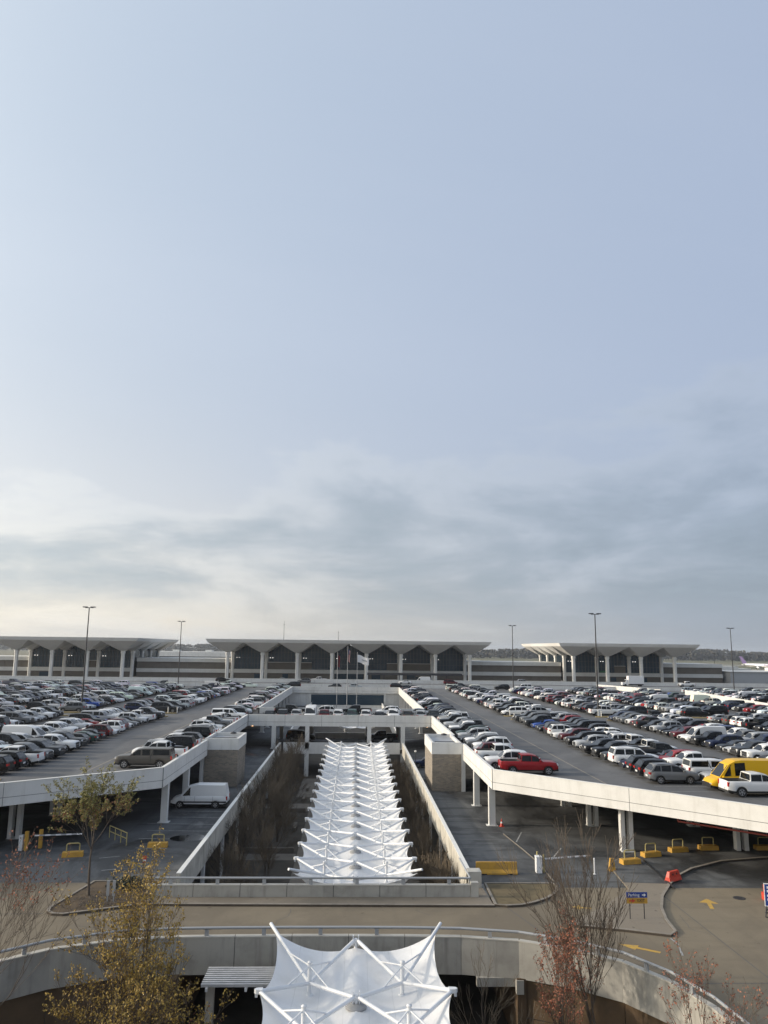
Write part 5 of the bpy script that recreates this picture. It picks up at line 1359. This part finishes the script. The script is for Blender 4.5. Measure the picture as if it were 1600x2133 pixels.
m = MB(); m.box(-.30, .12, -.28, .28, 0, 1.12); m.prism([(-.32, -.30), (.14, -.30), (.14, .30), (-.32, .30)], 1.12, 1.2); m.build('cabinet', M['white_plain'], t)
m = MB(); m.tube((.33, 0, 0), (.33, 0, 1.3), .07, n=8); m.build('yellow_post', M['yellow_hoop'], t); m = MB(); m.tube((-.1, .35, 0), (-.1, .35, 1.45), .06, n=8); m.build('yellow_post', M['yellow_hoop'], t)
m = MB(); n = 12
for k in range(n): m.box(.35+k*.34, .35+(k+1)*.34, -.03, .03, .92, 1.02, k % 2 if k > 3 else 0)
o = m.build('arm', [M['white_plain'], mat('arm_stripe', (.35, .3, .28), .6)], t); o.rotation_euler.z = R_(14)
m = MB(); m.tube((0, 0, 0), (0, 0, 1.15), .05, n=8); m.lathe([(.06, 1.15), (.03, 1.2), (.01, 1.21)], n=8); m.box(-.1, .1, -.1, .1, 0, .03); m.build('thin_bollard', M['white_plain'], None, (18.9, 62.6, .01), label='thin white bollard post at the end of the right gate arm', category='bollard', kind='thing')
m = MB(); m.prism([(-.24, -.2), (.24, -.2), (.24, .2), (-.24, .2)], 0, .92, 0, [(-.14, -.12), (.14, -.12), (.14, .12), (-.14, .12)]); m.box(-.28, .28, -.24, .24, 0, .1); m.box(-.06, .06, -.2, -.15, .35, .6, 1); m.build('short_bollard', [M['yellow'], M['trim']], None, (20.6, 63.6, .01), kind='thing', label='short tapered yellow bollard block left of the hoop barriers', category='bollard')
t = thing('water_barrier', 'red plastic water filled barrier standing on the island kerb', 'barrier', (24.3, 60.75, .11), R_(32))
m = MB(); m.prism([(-.7, -.26), (.7, -.26), (.7, .26), (-.7, .26)], 0, .28, 0, [(-.68, -.17), (.68, -.17), (.68, .17), (-.68, .17)]); m.prism([(-.68, -.15), (.68, -.15), (.68, .15), (-.68, .15)], .28, .66, 0, [(-.55, -.10), (.55, -.10), (.55, .10), (-.55, .10)]); m.build('barrier_body', M['red'], t)
m = MB(); m.tube((-.2, -.15, .45), (-.2, .15, .45), .07, n=8); m.tube((.25, -.15, .45), (.25, .15, .45), .07, n=8); m.build('lifting_hole', M['trim'], t)
m = MB(); m.obox((24.1, 66.4), (23.55, 58.8), .16, .112, .16); m.build('cable_cover', M['trim'], kind='thing', label='black rubber cable cover strip crossing the island to the red barrier', category='cable cover')
# traffic cone
t = thing('traffic_cone', 'small red traffic cone at the foot of the right corner column', 'cone', (14.75, 78.7, .01))
m = MB(); m.lathe([(.17, .04), (.03, .72), (.01, .73)], n=12); m.build('cone_body', M['red'], t); m = MB(); m.lathe([(.118, .30), (.088, .46)], n=12); m.build('white_band', M['white_plain'], t); m = MB(); m.box(-.22, .22, -.22, .22, 0, .04); m.build('base', M['red'], t)
# parking sign on the island
t = thing('parking_sign', 'blue and yellow parking direction sign on two thin posts in the island', 'sign', (18.5, 52.45, .10))
for x in (-.45, .48):
    m = MB(); m.tube((x, 0, 0), (x, 0, 1.6), .03, n=6); m.build('post', M['metal_dark'], t)
m = MB(); m.box(-.66, .70, -.05, -.02, 1.27, 1.60); p1 = m.build('sign_panel', M['blue_sign'], t, None, label='blue upper sign panel')
o = put('lettering', text_mesh('Parking', .25, M['white_plain']), p1, (-.18, -.056, 1.43)); o.rotation_euler.x = R_(90)
m = MB(); m.face([(.36, -.056, 1.40), (.48, -.056, 1.40), (.48, -.056, 1.33), (.62, -.056, 1.435), (.48, -.056, 1.54), (.48, -.056, 1.47), (.36, -.056, 1.47)]); m.build('arrow_symbol', M['white_plain'], p1)
m = MB(); m.box(-.66, .70, -.05, -.02, .92, 1.25); p2 = m.build('sign_panel', M['yellow'], t, None, label='yellow lower sign panel')
o = put('lettering', text_mesh('EXIT', .24, M['trim']), p2, (.28, -.056, 1.09)); o.rotation_euler.x = R_(90)
m = MB(); m.face([(-.50, -.056, 1.04), (-.30, -.056, 1.04), (-.30, -.056, .97), (-.08, -.056, 1.09), (-.30, -.056, 1.21), (-.30, -.056, 1.13), (-.50, -.056, 1.13)]); m.build('arrow_symbol', M['red'], p2)
# blue A-frame sign at the right edge
t = thing('a_frame_sign', 'blue sign with white lettering on a folding frame at the right edge', 'sign', (27.45, 53.3, .01), R_(-18))
m = MB(); m.box(-.05, 2.0, -.06, 0, .62, 1.95); p1 = m.build('sign_panel', M['blue_sign'], t)
m = MB(); m.box(-.09, -.05, -.07, .01, .58, 1.99); m.box(-.05, 2.0, -.07, .01, 1.95, 1.99); m.box(-.05, 2.0, -.07, .01, .58, .62); m.build('white_frame', M['white_plain'], p1)
for k, (w, z) in enumerate(((1.1, 1.75), (.9, 1.52), (.7, 1.24), (.8, 1.0))):
    m = MB()
    for q in range(int(w/.17)): m.box(.08+q*.18, .08+q*.18+.12, -.068, -.06, z-.07, z+.07)
    m.build('lettering', M['white_plain'], p1)
m = MB(); m.path([(0, -.03, .6), (-.15, -.45, .03), (.35, -.45, .03), (.15, -.03, .6)], .035, 6); m.path([(.2, 0, .6), (.0, .5, .03), (1.3, .5, .03), (1.4, 0, .6)], .035, 6); m.build('stand', M['metal_dark'], t)
m = MB(); m.prism([(28.9, 56.2), (30.3, 56.2), (30.3, 56.7), (28.9, 56.7)], .01, .5); m.box(29.0, 30.2, 56.3, 56.6, .5, 1.0); m.build('water_barrier', M['red'], kind='thing', label='red barrier block behind the blue folding sign', category='barrier')
# left lane: gate posts and arm, yellow rail, small signs
t = thing('gate_barrier', 'left lane gate with two yellow posts and a long white arm', 'gate', (-27.1, 69.4, .01))
for x, y in ((-.05, 0), (.85, .7)):
    m = MB(); m.box(x-.13, x+.13, y-.13, y+.13, 0, 1.5); m.build('yellow_post', M['yellow'], t)
m = MB(); m.box(-.62, -.30, -.2, .2, 0, 1.2); m.build('cabinet', M['paint_white'], t)
m = MB()
for k in range(9): m.box(.55+k*.42, .55+(k+1)*.42, -.03, .03, 1.08, 1.19, k % 2)
o = m.build('arm', [M['white_plain'], M['metal_grey']], t); o.rotation_euler.z = R_(10)
t = thing('yellow_railing', 'yellow pipe railing on the left asphalt behind the island tree', 'railing', (-21.6, 73.8, .01), R_(-50))
for x in (0, 1.2, 2.4, 3.6):
    m = MB(); m.tube((x, 0, 0), (x, 0, 1.05), .045, n=6); m.build('post', M['yellow_hoop'], t)
for z in (.55, 1.02):
    m = MB(); m.tube((0, 0, z), (3.6, 0, z), .045, n=6); m.build('rail', M['yellow_hoop'], t)
t = thing('small_sign', 'small red and white sign on a thin post beside the court wall', 'sign', (-15.2, 60.9, .01))
m = MB(); m.tube((0, 0, 0), (0, 0, 1.75), .03, n=6); m.build('post', M['metal_dark'], t); m = MB(); m.box(-.07, .20, -.05, -.02, 1.25, 1.72, 0); m.build('sign_panel', M['red'], t); m = MB(); m.box(-.05, .18, -.056, -.05, 1.32, 1.46); m.build('lettering', M['white_plain'], t)
for x, lab in ((-16.15, 'grey flat sign post on the soil island, left one of two'), (-15.75, 'grey flat sign post on the soil island, right one of two')):
    m = MB(); m.box(-.09, .09, -.03, .03, .4, 1.35); m.box(-.03, .03, -.02, .02, 0, .4); m.build('sign_post', M['metal_grey'], None, (x, 55.7, .1), label=lab, category='post', kind='thing')
# lamp post and bollards beside the right stair tower
for x, y, lab in ((8.95, 112, 'thin lamp post on the lower level behind the right court wall'),):
    t = thing('lamp_post', lab, 'lamp post', (x, y, 0)); m = MB(); m.tube((0, 0, 0), (0, 0, 2.7), .05, n=6); m.build('pole', M['metal_dark'], t); m = MB(); m.lathe([(.02, 2.95), (.17, 2.85), (.15, 2.7), (.04, 2.66)], n=10); m.build('lamp', M['paint_cap'], t)
# puddle on the left asphalt
m = MB(); pts = smooth([(-16.1, 73.0), (-14.9, 72.4), (-13.3, 72.8), (-12.9, 74.0), (-13.6, 75.2), (-15.2, 74.9), (-16.2, 74.2)], 2); m.face([(x, y, .008) for x, y in pts]); m.build('puddle', mat('dark_puddle', (.012, .013, .014), .08, spec=.5), kind='structure')

# ================================================================== HAZE
HAZE = 1.0e-4
if HAZE:
    m, t, b = newmat('haze_air'); t.nodes.remove(b)
    v = N(t, 'ShaderNodeVolumePrincipled'); v.inputs['Density'].default_value = HAZE; v.inputs['Color'].default_value = (.86, .92, 1.0, 1)
    v.inputs['Anisotropy'].default_value = .3
    t.links.new(v.outputs[0], t.nodes['Material Output'].inputs['Volume'])
    k = MB(); k.box(-9500, 9500, -350, 12500, -6.0, 75); k.build('haze', m, kind='stuff')
